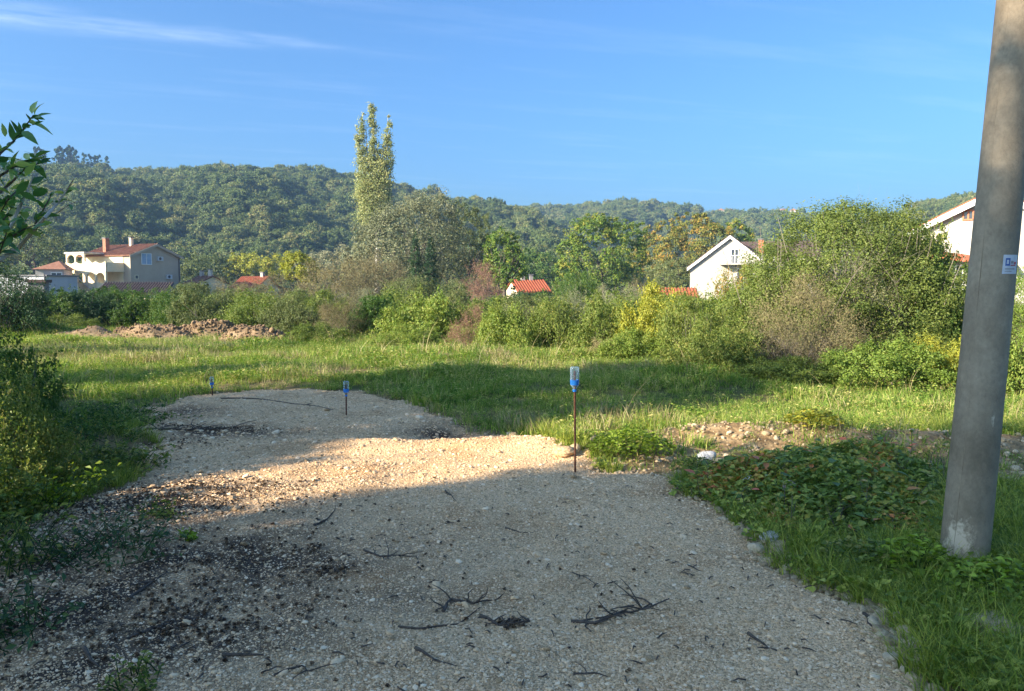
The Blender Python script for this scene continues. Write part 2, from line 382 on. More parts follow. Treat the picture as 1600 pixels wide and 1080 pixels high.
def pole_mat():
    m, n, l = newmat('pole_concrete')
    out = n.new('ShaderNodeOutputMaterial')
    tc = n.new('ShaderNodeTexCoord')
    def noise(s, d, st):
        mp = n.new('ShaderNodeMapping'); mp.inputs['Scale'].default_value = st; l.new(tc.outputs['Object'], mp.inputs[0])
        x = n.new('ShaderNodeTexNoise'); x.inputs['Scale'].default_value = s; x.inputs['Detail'].default_value = d; x.inputs['Roughness'].default_value = 0.65
        l.new(mp.outputs[0], x.inputs['Vector']); return x.outputs['Fac']
    c = ramp(n, [(0.32, (.20, .155, .10)), (0.5, (.29, .23, .155)), (0.68, (.40, .325, .225))]); l.new(noise(2.6, 5, (1.0, 1.0, .8)), c.inputs[0])
    c2 = ramp(n, [(0.35, (.82, .82, .82)), (0.65, (1.12, 1.12, 1.12))]); l.new(noise(45, 7, (1.0, 1.0, .7)), c2.inputs[0])
    mu = n.new('ShaderNodeMixRGB'); mu.blend_type = 'MULTIPLY'; mu.inputs[0].default_value = 0.8; l.new(c.outputs[0], mu.inputs[1]); l.new(c2.outputs[0], mu.inputs[2])
    # worn pale patches with their own shapes: the bare foot and flaked paint
    a = n.new('ShaderNodeAttribute'); a.attribute_name = 'worn'
    wn_ = n.new('ShaderNodeMath'); wn_.operation = 'MULTIPLY_ADD'; l.new(noise(26, 6, (1, 1, .8)), wn_.inputs[0]); wn_.inputs[1].default_value = 0.9
    l.new(a.outputs['Fac'], wn_.inputs[2])
    th = ramp(n, [(0.80, (0, 0, 0)), (0.95, (1, 1, 1))]); l.new(wn_.outputs[0], th.inputs[0])
    mx = n.new('ShaderNodeMixRGB'); l.new(th.outputs[0], mx.inputs[0]); l.new(mu.outputs[0], mx.inputs[1]); mx.inputs[2].default_value = (.60, .50, .36, 1)
    p = n.new('ShaderNodeBsdfPrincipled'); p.inputs['Roughness'].default_value = 0.6; p.inputs['Specular IOR Level'].default_value = 0.35
    l.new(mx.outputs[0], p.inputs['Base Color'])
    b = n.new('ShaderNodeBump'); b.inputs['Strength'].default_value = 0.55; b.inputs['Distance'].default_value = 0.01
    l.new(noise(90, 6, (1, 1, 1)), b.inputs['Height']); l.new(b.outputs[0], p.inputs['Normal'])
    l.new(p.outputs[0], out.inputs['Surface'])
pole_mat()

# ------------------------------------------------------------------ object helpers
def tag(o, label=None, cat=None, group=None, kind=None):
    if label: o['label'] = label
    if cat: o['category'] = cat
    if group: o['group'] = group
    if kind: o['kind'] = kind
    return o
def link(name, me, mat=None, parent=None, loc=(0, 0, 0)):
    o = bpy.data.objects.new(name, me); col.objects.link(o)
    o.location = loc
    if parent is not None: o.parent = parent
    if mat is not None and me is not None:
        if not me.materials: me.materials.append(None)
        o.material_slots[0].link = 'OBJECT'; o.material_slots[0].material = MATS[mat]
    return o
def empty(name, loc, rz=0.0, label=None, cat=None, group=None):
    o = bpy.data.objects.new(name, None); col.objects.link(o)
    o.location = loc; o.rotation_euler = (0, 0, rz); o.empty_display_size = 0.2
    return tag(o, label, cat, group)
def np_mesh(name, V, Fq, tint=None, smooth=False, extra=None):
    me = bpy.data.meshes.new(name)
    V = np.asarray(V, np.float32); Fq = np.asarray(Fq, np.int32)
    k = Fq.shape[1]
    me.vertices.add(len(V)); me.vertices.foreach_set('co', V.ravel())
    me.loops.add(Fq.size); me.loops.foreach_set('vertex_index', Fq.ravel())
    me.polygons.add(len(Fq)); me.polygons.foreach_set('loop_start', np.arange(0, Fq.size, k, dtype=np.int32))
    me.polygons.foreach_set('use_smooth', np.full(len(Fq), smooth, bool))
    me.update(calc_edges=True)
    for nm, arr in ([('tint', tint)] if tint is not None else []) + (extra or []):
        a = me.attributes.new(nm, 'FLOAT', 'POINT'); a.data.foreach_set('value', np.asarray(arr, np.float32))
    return me
class MB:
    def __init__(s): s.v = []; s.f = []
    def poly(s, pts):
        b = len(s.v); s.v += [tuple(p) for p in pts]; s.f.append(list(range(b, b + len(pts))))
    def box(s, c, d, M=None):
        b = len(s.v); c = Vector(c)
        for z in (-.5, .5):
            for x, y in ((-.5, -.5), (.5, -.5), (.5, .5), (-.5, .5)):
                p = Vector((x * d[0], y * d[1], z * d[2]))
                if M is not None: p = M @ p
                s.v.append(tuple(c + p))
        for q in ((0, 3, 2, 1), (4, 5, 6, 7), (0, 1, 5, 4), (1, 2, 6, 5), (2, 3, 7, 6), (3, 0, 4, 7)):
            s.f.append([b + i for i in q])
        return s
    def span(s, x0, x1, y0, y1, z0, z1):
        return s.box(((x0 + x1) / 2, (y0 + y1) / 2, (z0 + z1) / 2), (x1 - x0, y1 - y0, z1 - z0))
    def tube(s, pts, rad, n=6, cap=True):
        pts = [Vector(p) for p in pts]; rings = []
        u = None
        for i, p in enumerate(pts):
            d = (pts[min(i + 1, len(pts) - 1)] - pts[max(i - 1, 0)])
            d = d.normalized() if d.length > 1e-9 else Vector((0, 0, 1))
            if u is None:
                u = d.orthogonal().normalized()
            else:
                u = (u - d * u.dot(d)); u = u.normalized() if u.length > 1e-6 else d.orthogonal().normalized()
            w = d.cross(u); r = rad[i] if hasattr(rad, '__len__') else rad
            b = len(s.v)
            for k in range(n):
                a = 2 * math.pi * k / n
                s.v.append(tuple(p + (u * math.cos(a) + w * math.sin(a)) * r))
            rings.append(b)
        for a, b in zip(rings, rings[1:]):
            for k in range(n):
                s.f.append([a + k, a + (k + 1) % n, b + (k + 1) % n, b + k])
        if cap:
            s.f.append([rings[0] + k for k in range(n)][::-1]); s.f.append([rings[-1] + k for k in range(n)])
        return s
    def prism(s, prof, y0, y1):          # profile in x,z swept along y
        b = len(s.v); n = len(prof)
        s.v += [(x, y0, z) for x, z in prof] + [(x, y1, z) for x, z in prof]
        s.f.append([b + i for i in range(n)]); s.f.append([b + n + i for i in range(n)][::-1])
        for i in range(n):
            j = (i + 1) % n; s.f.append([b + j, b + i, b + n + i, b + n + j])
        return s
    def mesh(s, name, smooth=False):
        me = bpy.data.meshes.new(name); me.from_pydata(s.v, [], s.f)
        if smooth: me.polygons.foreach_set('use_smooth', [True] * len(me.polygons))
        me.update(); return me
    def build(s, name, mat, parent=None, smooth=False, loc=(0, 0, 0)):
        me = s.mesh(name, smooth); return link(name, me, mat, parent, loc)

def unit(rng, n):
    v = rng.normal(size=(n, 3)); return v / np.linalg.norm(v, axis=1, keepdims=True)
def norm(v): return v / np.maximum(np.linalg.norm(v, axis=1, keepdims=True), 1e-9)
def leaf_arrays(P, N, L, rng, aspect=0.5, fold=0.12, T=None):
    n = len(P)
    t = unit(rng, n) if T is None else T
    t = norm(t - N * (t * N).sum(1, keepdims=True)); sd = np.cross(N, t)
    L = np.asarray(L).reshape(-1, 1) * np.ones((n, 1)); W = L * aspect
    V = np.empty((n, 4, 3))
    V[:, 0] = P - t * L * .5; V[:, 2] = P + t * L * .5 - N * L * fold * .6
    V[:, 1] = P + sd * W * .5 - t * L * .05 + N * L * fold; V[:, 3] = P - sd * W * .5 - t * L * .05 + N * L * fold
    return V.reshape(-1, 3), np.arange(4 * n).reshape(-1, 4)
def crown_points(lobes, n, rng, clump=0.22, per=45, depth=0.35, up=0.35, gap=0.0):
    """leaf places: clumps spread over and a little inside the lobes' surfaces"""
    C = np.array([l[0] for l in lobes], float); Rr = np.array([l[1] for l in lobes], float)
    wgt = (Rr[:, 0] * Rr[:, 1] + Rr[:, 1] * Rr[:, 2] + Rr[:, 0] * Rr[:, 2]); wgt = wgt / wgt.sum()
    K = max(4, int(n / per)); cen, out, rad = [], [], []
    while len(cen) < K:
        i = rng.choice(len(C), p=wgt); d = unit(rng, 1)[0]
        if d[2] < -0.75: continue
        p = C[i] + Rr[i] * d * (1 - depth * rng.random() ** 2.2) * (1 + 0.10 * rng.normal())
        if p[2] < 0.01: continue
        q = (p - C) / Rr; q[i] = 9
        if (np.linalg.norm(q, axis=1) < 0.72).any() and rng.random() < 0.9: continue
        cen.append(p); out.append(d); rad.append(Rr[i].mean() * clump * (0.6 + 0.8 * rng.random()))
    cen, out, rad = np.array(cen), np.array(out), np.array(rad)
    k = rng.integers(0, K, n)
    off = unit(rng, n) * (rng.random((n, 1)) ** 0.55) * rad[k][:, None]
    off[:, 2] *= 0.8
    P = cen[k] + off
    N = norm(out[k] * 0.55 + norm(off) * 0.5 + unit(rng, n) * 0.75 + np.array([0, 0, up]))
    ct = rng.random(K)
    tint = np.clip(0.42 * ct[k] + 0.45 * rng.random(n) + 0.06, 0, 1)
    return P, N, tint
def crown_mesh(name, lobes, n, leaf, seed, aspect=0.55, sprigs=0, sl=(.08, .28), **kw):
    rng = np.random.default_rng(seed)
    P, N, t = crown_points(lobes, n, rng, **kw)
    if sprigs:                                   # leafy shoots that stand out of the outline
        top = np.percentile(P[:, 2], 98); per = 16
        for k in range(sprigs):
            p0 = P[rng.integers(len(P))]
            d = p0 * np.array([1.2, 1.2, .5]) + np.array([0, 0, top * .55]) + unit(rng, 1)[0] * top * .35; d /= np.linalg.norm(d)
            f = np.linspace(0, 1, per)[:, None]; L = top * rng.uniform(*sl)
            q = p0 + d * f * L + np.array([0, 0, -.35]) * (f * L) ** 2 / max(top, .01) + rng.normal(0, leaf * .35, (per, 3))
            P = np.concatenate([P, q]); N = np.concatenate([N, norm(unit(rng, per) + np.array([0, 0, .5]))]); t = np.concatenate([t, np.full(per, rng.random()) * .5 + .45 * rng.random(per)])
    keep = P[:, 2] > 0.0
    P, N, t = P[keep], N[keep], t[keep]
    V, Fq = leaf_arrays(P, N, leaf * (0.65 + 0.7 * rng.random(len(P))), rng, aspect)
    return np_mesh(name, V, Fq, np.repeat(t, 4))
def grow(mb, p, d, L, r, lev, rnd, n=4, seg=3, split=3, spread=0.6, up=0.15, ends=None):
    pts, rad = [p], [r]
    for i in range(seg):
        d = (d + Vector((rnd.gauss(0, .13), rnd.gauss(0, .13), rnd.gauss(0, .08) + up * .3))).normalized()
        p = p + d * (L / seg); pts.append(p); rad.append(r * (1 - 0.55 * (i + 1) / seg))
    mb.tube(pts, rad, n, cap=False)
    if ends is not None: ends.append((p, lev))
    if lev <= 0: return
    for k in range(split):
        j = rnd.randint(max(1, seg - 2), seg)
        nd = (d + Vector((rnd.gauss(0, spread), rnd.gauss(0, spread), rnd.gauss(0, spread * .6) + up))).normalized()
        grow(mb, pts[j], nd, L * rnd.uniform(.55, .8), rad[j] * .75, lev - 1, rnd, n, seg, split, spread, up, ends)

# ------------------------------------------------------------------ ground, hills, gravel, haze
def graded(a, fine, step, g=1.13, far=1200):
    c = list(np.arange(-fine + a, fine + a + step / 2, step)); s = step
    hi = c[-1]; lo = c[0]
    up_, dn = [], []
    while hi < far: s *= g; hi += s; up_.append(hi)
    s = step
    while lo > -far: s *= g; lo -= s; dn.append(lo)
    return np.array(dn[::-1] + c + up_)
gx = graded(0, 11, 0.11); gy = graded(11, 9.5, 0.11)
X, Y = np.meshgrid(gx, gy)
xf, yf = X.ravel(), Y.ravel()
Z = terrain(xf, yf)
Pg = np.stack([xf, yf], 1)
bare = np.zeros(len(Pg))
near = (np.abs(xf) < 40) & (yf > 0) & (yf < 60)
ed = edge_dist(Pg[near], EARTH) * np.where(inside(Pg[near], EARTH), 1, -1) + (fnoise(xf[near] * 2.5, yf[near] * 2.5) - .5) * .5
pdist = edge_dist(Pg[near], PAD) * np.where(inside(Pg[near], PAD), 1, -1)
bn = np.clip(ed * 3 + 0.4, 0, 1)
bn = np.maximum(bn, np.clip(1 - (-pdist) / 0.35, 0, 1) * 0.8)
for px, py, r in ((150, 690, 0.9), (540, 583, 0.8), (690, 563, 0.9), (1210, 655, 0.7), (860, 628, .5), (330, 608, .8)):
    g = gnd(px, py); bn = np.maximum(bn, np.clip(1.3 - np.hypot(xf[near] - g.x, (yf[near] - g.y)) / r + (fnoise(xf[near] * 3, yf[near] * 3) - .5), 0, 1) * .8)
bare[near] = bn
nx, ny = len(gx), len(gy)
ii = np.arange((nx) * (ny)).reshape(ny, nx)
Fq = np.stack([ii[:-1, :-1].ravel(), ii[:-1, 1:].ravel(), ii[1:, 1:].ravel(), ii[1:, :-1].ravel()], 1)
gme = np_mesh('ground', np.stack([xf, yf, Z], 1), Fq, smooth=True, extra=[('bare', bare)])
tag(link('ground', gme, 'ground_soil'), kind='structure')

def pad_mesh():
    st = 0.06
    x0, x1 = PAD[:, 0].min() - .5, PAD[:, 0].max() + .5; y0, y1 = PAD[:, 1].min() - .5, PAD[:, 1].max() + .5
    ax, ay = np.arange(x0, x1, st), np.arange(y0, y1, st)
    XX, YY = np.meshgrid(ax, ay); x, y = XX.ravel(), YY.ravel()
    P = np.stack([x, y], 1)
    ok = inside(P, PAD) | (edge_dist(P, PAD) < 0.45)
    h = pad_h(x, y)
    dirt = np.zeros(len(P))
    for px, py, rx, ry, a in ((330, 890, 1.1, 0.75, .95), (150, 960, 1.0, 0.8, 1.0), (320, 990, .7, .5, .95), (180, 800, 1.3, .7, 1.0), (0, 1050, 1.0, .8, 1.0), (60, 870, 1.0, .7, 1.0), (340, 680, .9, .35, .9), (280, 650, .6, .5, .7),
                              (690, 672, .38, .45, 1.0), (300, 770, .9, .4, .8), (-60, 930, .9, .9, .9), (520, 900, .25, .12, .6), (590, 945, .55, .32, .5), (720, 1045, .4, .18, .3)):
        g = gnd(px, py); dirt = np.maximum(dirt, a * np.exp(-((x - g.x) / rx) ** 2 - ((y - g.y) / ry) ** 2))
    idx = -np.ones(len(P), int); idx[ok] = np.arange(ok.sum())
    I = idx.reshape(XX.shape)
    q = np.stack([I[:-1, :-1].ravel(), I[:-1, 1:].ravel(), I[1:, 1:].ravel(), I[1:, :-1].ravel()], 1)
    q = q[(q >= 0).all(1)]
    return np_mesh('gravel_pad', np.stack([x, y, h], 1)[ok], q, smooth=True, extra=[('dirt', dirt[ok] * 1.15)])
tag(link('gravel_pad', pad_mesh(), 'gravel_bed'), kind='structure')

# hills: ridge lines read from the photograph, distances from the size of the trees on them
def hill(name, D, r0, prof, tree_px, seed):
    xs = np.array([p[0] for p in prof], float); ys = np.array([p[1] for p in prof], float)
    az = np.arctan((xs - 800) / F)
    el = np.maximum(450 - (ys + tree_px), -6) / np.hypot(F, xs - 800)
    A = np.linspace(az[0], az[-1], 150); E = np.interp(A, az, el)
    rr = np.concatenate([np.linspace(r0, D, 60), D + np.array([15, 35, 60, 100, 160, 260])])
    V = np.zeros((len(rr), len(A), 3))
    for j, r in enumerate(rr):
        u = np.clip((r - r0) / (D - r0), 0, 1); s = u ** 0.92 * (0.72 + 0.28 * u)
        hh = E * D * s + CH * s
        if r > D: hh = hh * math.cos(min((r - D) / 260 * 1.5, 1.55))
        x, y = r * np.sin(A), r * np.cos(A)
        fold = (fnoise(x / 55 + seed, y / 55, 3) - 0.5) * 26 * math.sin(math.pi * u) ** 1.0
        gully = np.sin(A * 34 + seed + 1.3 * np.sin(r / 60)) * 3.5 * math.sin(math.pi * u)
        V[j] = np.stack([x, y, np.maximum(hh + (fold + gully) * np.clip(E * 9, 0, 1), 0) - 0.6 * (1 - u)], 1)
    na = len(A); ii = np.arange(len(rr) * na).reshape(len(rr), na)
    q = np.stack([ii[:-1, :-1].ravel(), ii[:-1, 1:].ravel(), ii[1:, 1:].ravel(), ii[1:, :-1].ravel()], 1)
    o = link(name, np_mesh(name, V.reshape(-1, 3), q, smooth=True), 'ground_soil'); tag(o, kind='structure')
    def hz(x, y):
        a = np.arctan2(x, y); r = np.hypot(x, y)
        fa = np.interp(a, A, np.arange(na)); fr = np.interp(r, rr, np.arange(len(rr)))
        i0 = np.clip(fa.astype(int), 0, na - 2); j0 = np.clip(fr.astype(int), 0, len(rr) - 2); ta, tr = fa - i0, fr - j0
        Zg = V[:, :, 2]
        return (Zg[j0, i0] * (1 - ta) * (1 - tr) + Zg[j0, i0 + 1] * ta * (1 - tr) + Zg[j0 + 1, i0] * (1 - ta) * tr + Zg[j0 + 1, i0 + 1] * ta * tr)
    return hz, A[0], A[-1], r0, D
H1 = hill('wooded_hill', 430, 190, [(-500, 300), (-300, 275), (-100, 256), (0, 250), (60, 246), (150, 250), (250, 256), (330, 250), (440, 248), (500, 252), (560, 263),
          (620, 276), (700, 291), (760, 304), (830, 322), (900, 352), (980, 392), (1060, 430), (1150, 462)], 28, 1.0)
H2 = hill('far_wooded_hill', 640, 330, [(640, 380), (720, 340), (800, 322), (850, 319), (900, 318), (960, 311), (1010, 310), (1060, 319), (1110, 329), (1170, 328), (1230, 329), (1300, 334),
          (1400, 345), (1500, 370), (1620, 420), (1700, 460)], 14, 4.0)
H3 = hill('right_wooded_hill', 480, 230, [(1240, 462), (1300, 385), (1370, 338), (1440, 315), (1520, 302), (1600, 298), (1750, 290), (1950, 300), (2200, 330)], 17, 8.0)

# instanced cover (grass, pebbles, the far woods): one object each, marked as stuff
def proto_coll(name, meshes):
    c = bpy.data.collections.new(name)
    for i, (me, mat) in enumerate(meshes):
        if not me.materials: me.materials.append(MATS[mat])
        o = bpy.data.objects.new('%s_%02d' % (name, i), me); c.objects.link(o)
    return c
def scatter(name, coll, P, Rt, S, I, parent=None):
    n = len(P)
    me = bpy.data.meshes.new(name); me.vertices.add(n); me.vertices.foreach_set('co', np.asarray(P, np.float32).ravel())
    S = np.asarray(S, np.float32)
    if S.ndim == 1: S = np.repeat(S[:, None], 3, 1)
    for nm, ty, arr, key in (('rot', 'FLOAT_VECTOR', Rt, 'vector'), ('scl', 'FLOAT_VECTOR', S, 'vector'), ('idx', 'INT', I, 'value')):
        a = me.attributes.new(nm, ty, 'POINT')
        a.data.foreach_set(key, np.asarray(arr, np.int32 if ty == 'INT' else np.float32).ravel())
    o = bpy.data.objects.new(name, me); col.objects.link(o)
    if parent is not None: o.parent = parent
    ng = bpy.data.node_groups.new(name, 'GeometryNodeTree')
    ng.interface.new_socket('Geometry', in_out='INPUT', socket_type='NodeSocketGeometry')
    ng.interface.new_socket('Geometry', in_out='OUTPUT', socket_type='NodeSocketGeometry')
    N, L = ng.nodes, ng.links
    gi, go = N.new('NodeGroupInput'), N.new('NodeGroupOutput')
    ci = N.new('GeometryNodeCollectionInfo'); ci.inputs['Collection'].default_value = coll
    ci.inputs['Separate Children'].default_value = True; ci.inputs['Reset Children'].default_value = True
    ip = N.new('GeometryNodeInstanceOnPoints'); ip.inputs['Pick Instance'].default_value = True
    L.new(gi.outputs[0], ip.inputs['Points']); L.new(ci.outputs[0], ip.inputs['Instance'])
    for nm, ty, sock in (('rot', 'FLOAT_VECTOR', 'Rotation'), ('scl', 'FLOAT_VECTOR', 'Scale'), ('idx', 'INT', 'Instance Index')):
        a = N.new('GeometryNodeInputNamedAttribute'); a.data_type = ty; a.inputs[0].default_value = nm
        L.new(a.outputs[0], ip.inputs[sock])
    L.new(ip.outputs[0], go.inputs[0])
    md = o.modifiers.new('scatter', 'NODES'); md.node_group = ng
    tag(o, kind='stuff')
    return o

# --- woods on the hills
hp = []
for k in range(7):
    rn = random.Random(50 + k)
    lobes = [((0, 0, 3.6), (2.9, 2.9, 2.6))]
    for j in range(7):
        a = rn.uniform(0, 6.28); r = rn.uniform(1.2, 2.6)
        lobes.append(((r * math.cos(a), r * math.sin(a), rn.uniform(2.4, 5.4)), (rn.uniform(1.1, 1.9),) * 2 + (rn.uniform(1.0, 1.6),)))
    hp.append((crown_mesh('hill_tree_%d' % k, lobes, 4200, 0.42, 200 + k, clump=0.30, per=40), 'leaf_hill'))
HILL_C = proto_coll('hill_tree', hp)
def wood(name, H, n, seed, smin, smax, label):
    hz, a0, a1, r0, D = H
    rng = np.random.default_rng(seed)
    a = rng.uniform(max(a0, -0.72), min(a1, 0.72), n); r = np.sqrt(rng.uniform((r0 - 15) ** 2, (D + 22) ** 2, n))
    x, y = r * np.sin(a), r * np.cos(a); z = hz(x, y)
    ok = (z > 0.4) | (r < r0 + 25)
    x, y, z = x[ok], y[ok], z[ok]; m = len(x)
    s = rng.uniform(smin, smax, m) * np.clip(np.exp(rng.normal(0, .25, m)), .55, 1.3)
    o = scatter(name, HILL_C, np.stack([x, y, z - 0.8], 1), np.stack([np.zeros(m), np.zeros(m), rng.uniform(0, 6.28, m)], 1),
                np.stack([s, s, s * rng.uniform(.8, 1.2, m)], 1), rng.integers(0, 7, m))
    tag(o, label, 'wood')
wood('hillside_wood', H1, 8200, 1, 0.5, 0.98, 'dense green wood covering the long hill on the left and middle')
wood('far_hillside_wood', H2, 6000, 2, 0.65, 1.15, 'hazy wood covering the farther hill in the middle')
wood('right_hillside_wood', H3, 3000, 3, 0.55, 1.05, 'wood covering the hill behind the white house at right')

# --- pebbles on the gravel
pb = []
for k in range(6):
    import bmesh
    bm = bmesh.new(); bmesh.ops.create_icosphere(bm, subdivisions=1, radius=0.5)
    rn = random.Random(k)
    for v in bm.verts: v.co *= rn.uniform(.72, 1.2)
    for v in bm.verts: v.co.z *= rn.uniform(.5, .62); v.co.x *= 1.15
    me = bpy.data.meshes.new('pebble'); bm.to_mesh(me); bm.free(); pb.append((me, 'pebble'))
PEB_C = proto_coll('pebble', pb)
def pad_points(n, seed, box_=(-120, 1500, 608, 1110)):
    rng = np.random.default_rng(seed)
    px = rng.uniform(box_[0], box_[1], n); py = rng.uniform(box_[2], box_[3], n)
    dz = -math.sin(PITCH) * F + math.cos(PITCH) * (540 - py); k = -CH / dz
    x = (px - 800) * k; y = (math.cos(PITCH) * F + math.sin(PITCH) * (540 - py)) * k
    P = np.stack([x, y], 1)
    d = edge_dist(P, PAD) * np.where(inside(P, PAD), 1, -1) + (fnoise(x * 2.2, y * 2.2, 4) - .5) * .55
    return P, d, rng
P, d, rng = pad_points(190000, 11)
gl_ = gnd(250, 930)
thin_ = np.exp(-((P[:, 0] - gl_.x) / 1.2) ** 2 - ((P[:, 1] - gl_.y) / 1.6) ** 2)
ok = (d > -0.05) & ((d > 0.1) | (rng.random(len(d)) < .5)) & (rng.random(len(d)) > thin_ * .55)
P = P[ok]; m = len(P)
z = np.maximum(pad_h(P[:, 0], P[:, 1]), terrain(P[:, 0], P[:, 1]))
dd = np.hypot(P[:, 0], P[:, 1])
s = np.exp(rng.normal(-4.95, .42, m)) * np.clip(dd / 4.5, .9, 2.0)
big = rng.random(m) < .03; s[big] *= 2.2
scatter('gravel', PEB_C, np.stack([P[:, 0], P[:, 1], z + s * .1], 1), rng.uniform(0, 6.28, (m, 3)) * np.array([.06, .06, 1]), s, rng.integers(0, 6, m))
tag(col.objects['gravel'], 'crushed beige limestone gravel over the cleared pad', 'gravel')

# --- stones along the pad edge and the bare earth strip
sb_ = []; CLODS = []
for k in range(5):
    bm = bmesh.new(); bmesh.ops.create_icosphere(bm, subdivisions=2, radius=0.5); rn = random.Random(k + 40)
    off = rn.uniform(0, 30)
    for v in bm.verts:
        f = 0.75 + 0.6 * float(fnoise(np.array([v.co.x * 2.2 + off]), np.array([v.co.y * 2.2 + v.co.z * 1.7]), 2)[0]); v.co *= f
    for v in bm.verts: v.co.z *= .68
    me = bpy.data.meshes.new('stone'); bm.to_mesh(me); bm.free(); CLODS.append(me.copy()); sb_.append((me, 'stone'))
STONE_C = proto_coll('stone', sb_)
CLOD_C = proto_coll('clod', [(me.copy(), 'clod') for me, _ in sb_[:0]] or [(m_, 'earth_pile') for m_ in CLODS])
rng = np.random.default_rng(21)
lo, hi = EARTH.min(0), EARTH.max(0)
Q = rng.uniform(lo, hi, (9000, 2)); Q = Q[inside(Q, EARTH)][:1500]
E1, d1, r1 = pad_points(60000, 23); E1 = E1[(np.abs(d1) < .09) & (E1[:, 0] > -1.5)][:1300]
Q = np.concatenate([Q, E1]); m = len(Q)
s = np.exp(rng.normal(-3.75, .5, m))
scatter('edge_stones', STONE_C, np.stack([Q[:, 0], Q[:, 1], np.maximum(terrain(Q[:, 0], Q[:, 1]), pad_h(Q[:, 0], Q[:, 1])) + s * .12], 1),
        rng.uniform(0, 6.28, (m, 3)) * np.array([.1, .1, 1]), s, rng.integers(0, 5, m))
tag(col.objects['edge_stones'], 'loose stones on the bare earth beside the gravel', 'stones')

# --- grass
def tuft_mesh(name, nb, h, w, lean, spread, seed, seg=3):
    rng = np.random.default_rng(seed); V, Fq, T = [], [], []
    for b in range(nb):
        a = rng.uniform(0, 6.28); r = spread * math.sqrt(rng.random()); p = np.array([r * math.cos(a), r * math.sin(a), -0.01])
        a2 = a + rng.normal(0, .8); out = np.array([math.cos(a2), math.sin(a2), 0]); side = np.array([-out[1], out[0], 0])
        a3 = rng.uniform(0, 6.28); side = np.array([math.cos(a3), math.sin(a3), 0])
        H = h * rng.uniform(.45, 1.1); ln = lean * rng.uniform(.2, 1.3); ww = w * rng.uniform(.7, 1.3); t = rng.random()
        base = len(V)
        for i in range(seg + 1):
            u = i / seg; c = p + out * H * ln * u ** 2 + np.array([0, 0, H * u * (1 - .35 * ln * u)]); k = ww * (1 - u * .93) / 2
            V += [c - side * k, c + side * k]; T += [t, t]
        for i in range(seg): q = base + 2 * i; Fq.append([q, q + 1, q + 3, q + 2])
    return np_mesh(name, np.array(V), np.array(Fq), np.array(T))
def weed_mesh(name, nl, h, L, seed, aspect=.6):
    rng = np.random.default_rng(seed)
    P = np.stack([rng.normal(0, .45, nl) * h, rng.normal(0, .45, nl) * h, h * rng.random(nl) ** .7], 1)
    N = norm(np.array([0, 0, 1.0]) + unit(rng, nl) * .65)
    V, Fq = leaf_arrays(P, N, L * (.6 + .7 * rng.random(nl)), rng, aspect)
    return np_mesh(name, V, Fq, np.repeat(rng.random(nl), 4))
far_t = [(tuft_mesh('field_tuft', 26, .17, .011, .7, .13, k), 'grass_blade') for k in range(4)] + \
        [(weed_mesh('field_weed', 44, .11, .036, 30 + k, .5), 'grass_blade') for k in range(3)] + [(tuft_mesh('dry_tuft', 14, .22, .008, .6, .10, 60), 'grass_dry'), (tuft_mesh('stalks', 5, .55, .007, .35, .08, 61, 4), 'grass_dry'), (weed_mesh('tall_weed', 70, .26, .032, 62, .35), 'grass_blade')]
FIELD_C = proto_coll('field_tuft', far_t)
near_t = [(tuft_mesh('lush_tuft', 30, .22, .0065, .95, .07, 70 + k, 4), 'grass_lush') for k in range(5)] + \
         [(weed_mesh('lush_weed', 22, .10, .042, 80 + k, .7), 'grass_lush') for k in range(3)]
LUSH_C = proto_coll('lush_tuft', near_t)
rng = np.random.default_rng(5)
def cover(n, dmin, dmax, seed, power=1.0):
    rng = np.random.default_rng(seed)
    dd = dmin + (dmax - dmin) * rng.random(n) ** power
    x = rng.uniform(-1, 1, n) * (0.72 * dd + 0.6)
    P = np.stack([x, dd], 1)
    d = edge_dist(P, PAD) * np.where(inside(P, PAD), 1, -1) + (fnoise(x * 2.2, dd * 2.2, 4) - .5) * .55
    e = edge_dist(P, EARTH) * np.where(inside(P, EARTH), 1, -1) + (fnoise(x * 2.5, dd * 2.5) - .5) * .5
    return P, d, e, rng
P, d, e, rng = cover(60000, 6.5, 36, 31, 0.85)
pat = fnoise(P[:, 0] * .8 + 3, P[:, 1] * .8, 3)
left_bare = (P[:, 0] < -3.0) & (P[:, 1] < 11)
ok = (d < 0.0) & ((e < -0.05) | (rng.random(len(e)) < .38)) & (rng.random(len(e)) < np.clip(.35 + pat * 1.1, 0, 1)) & (~left_bare | (rng.random(len(e)) < .45))
for px, py, r in ((540, 583, 0.8), (690, 563, 0.7), (1210, 655, 0.6)):
    g = gnd(px, py); ok &= (np.hypot(P[:, 0] - g.x, P[:, 1] - g.y) > r * .6) | (rng.random(len(e)) < .25)
P = P[ok]; m = len(P); y = P[:, 1]
s = rng.uniform(.55, 1.3, m) * np.clip(.8 + y / 40, .85, 1.4) * (0.45 + 1.6 * np.clip(fnoise(P[:, 0] * .9, y * .9, 3) - .18, 0, 1)) * .88
idx = rng.choice(10, m, p=[.15, .15, .14, .14, .12, .12, .11, .035, .012, .023])
dry = fnoise(P[:, 0] * .55 + 21, y * .55 + 4, 3) > .60
idx = np.where(dry & (rng.random(m) < .45), 7, idx)
scatter('field_grass', FIELD_C, np.stack([P[:, 0], y, terrain(P[:, 0], y)], 1), np.stack([rng.normal(0, .08, m), rng.normal(0, .08, m), rng.uniform(0, 6.28, m)], 1), s, idx)
tag(col.objects['field_grass'], 'rough green grass and weeds across the open field', 'grass')
P, d, e, rng = cover(16000, 2.2, 8.6, 32, 0.7)
pat = fnoise(P[:, 0] * 1.1 + 9, P[:, 1] * 1.1, 3)
right = (P[:, 0] > 0.3)
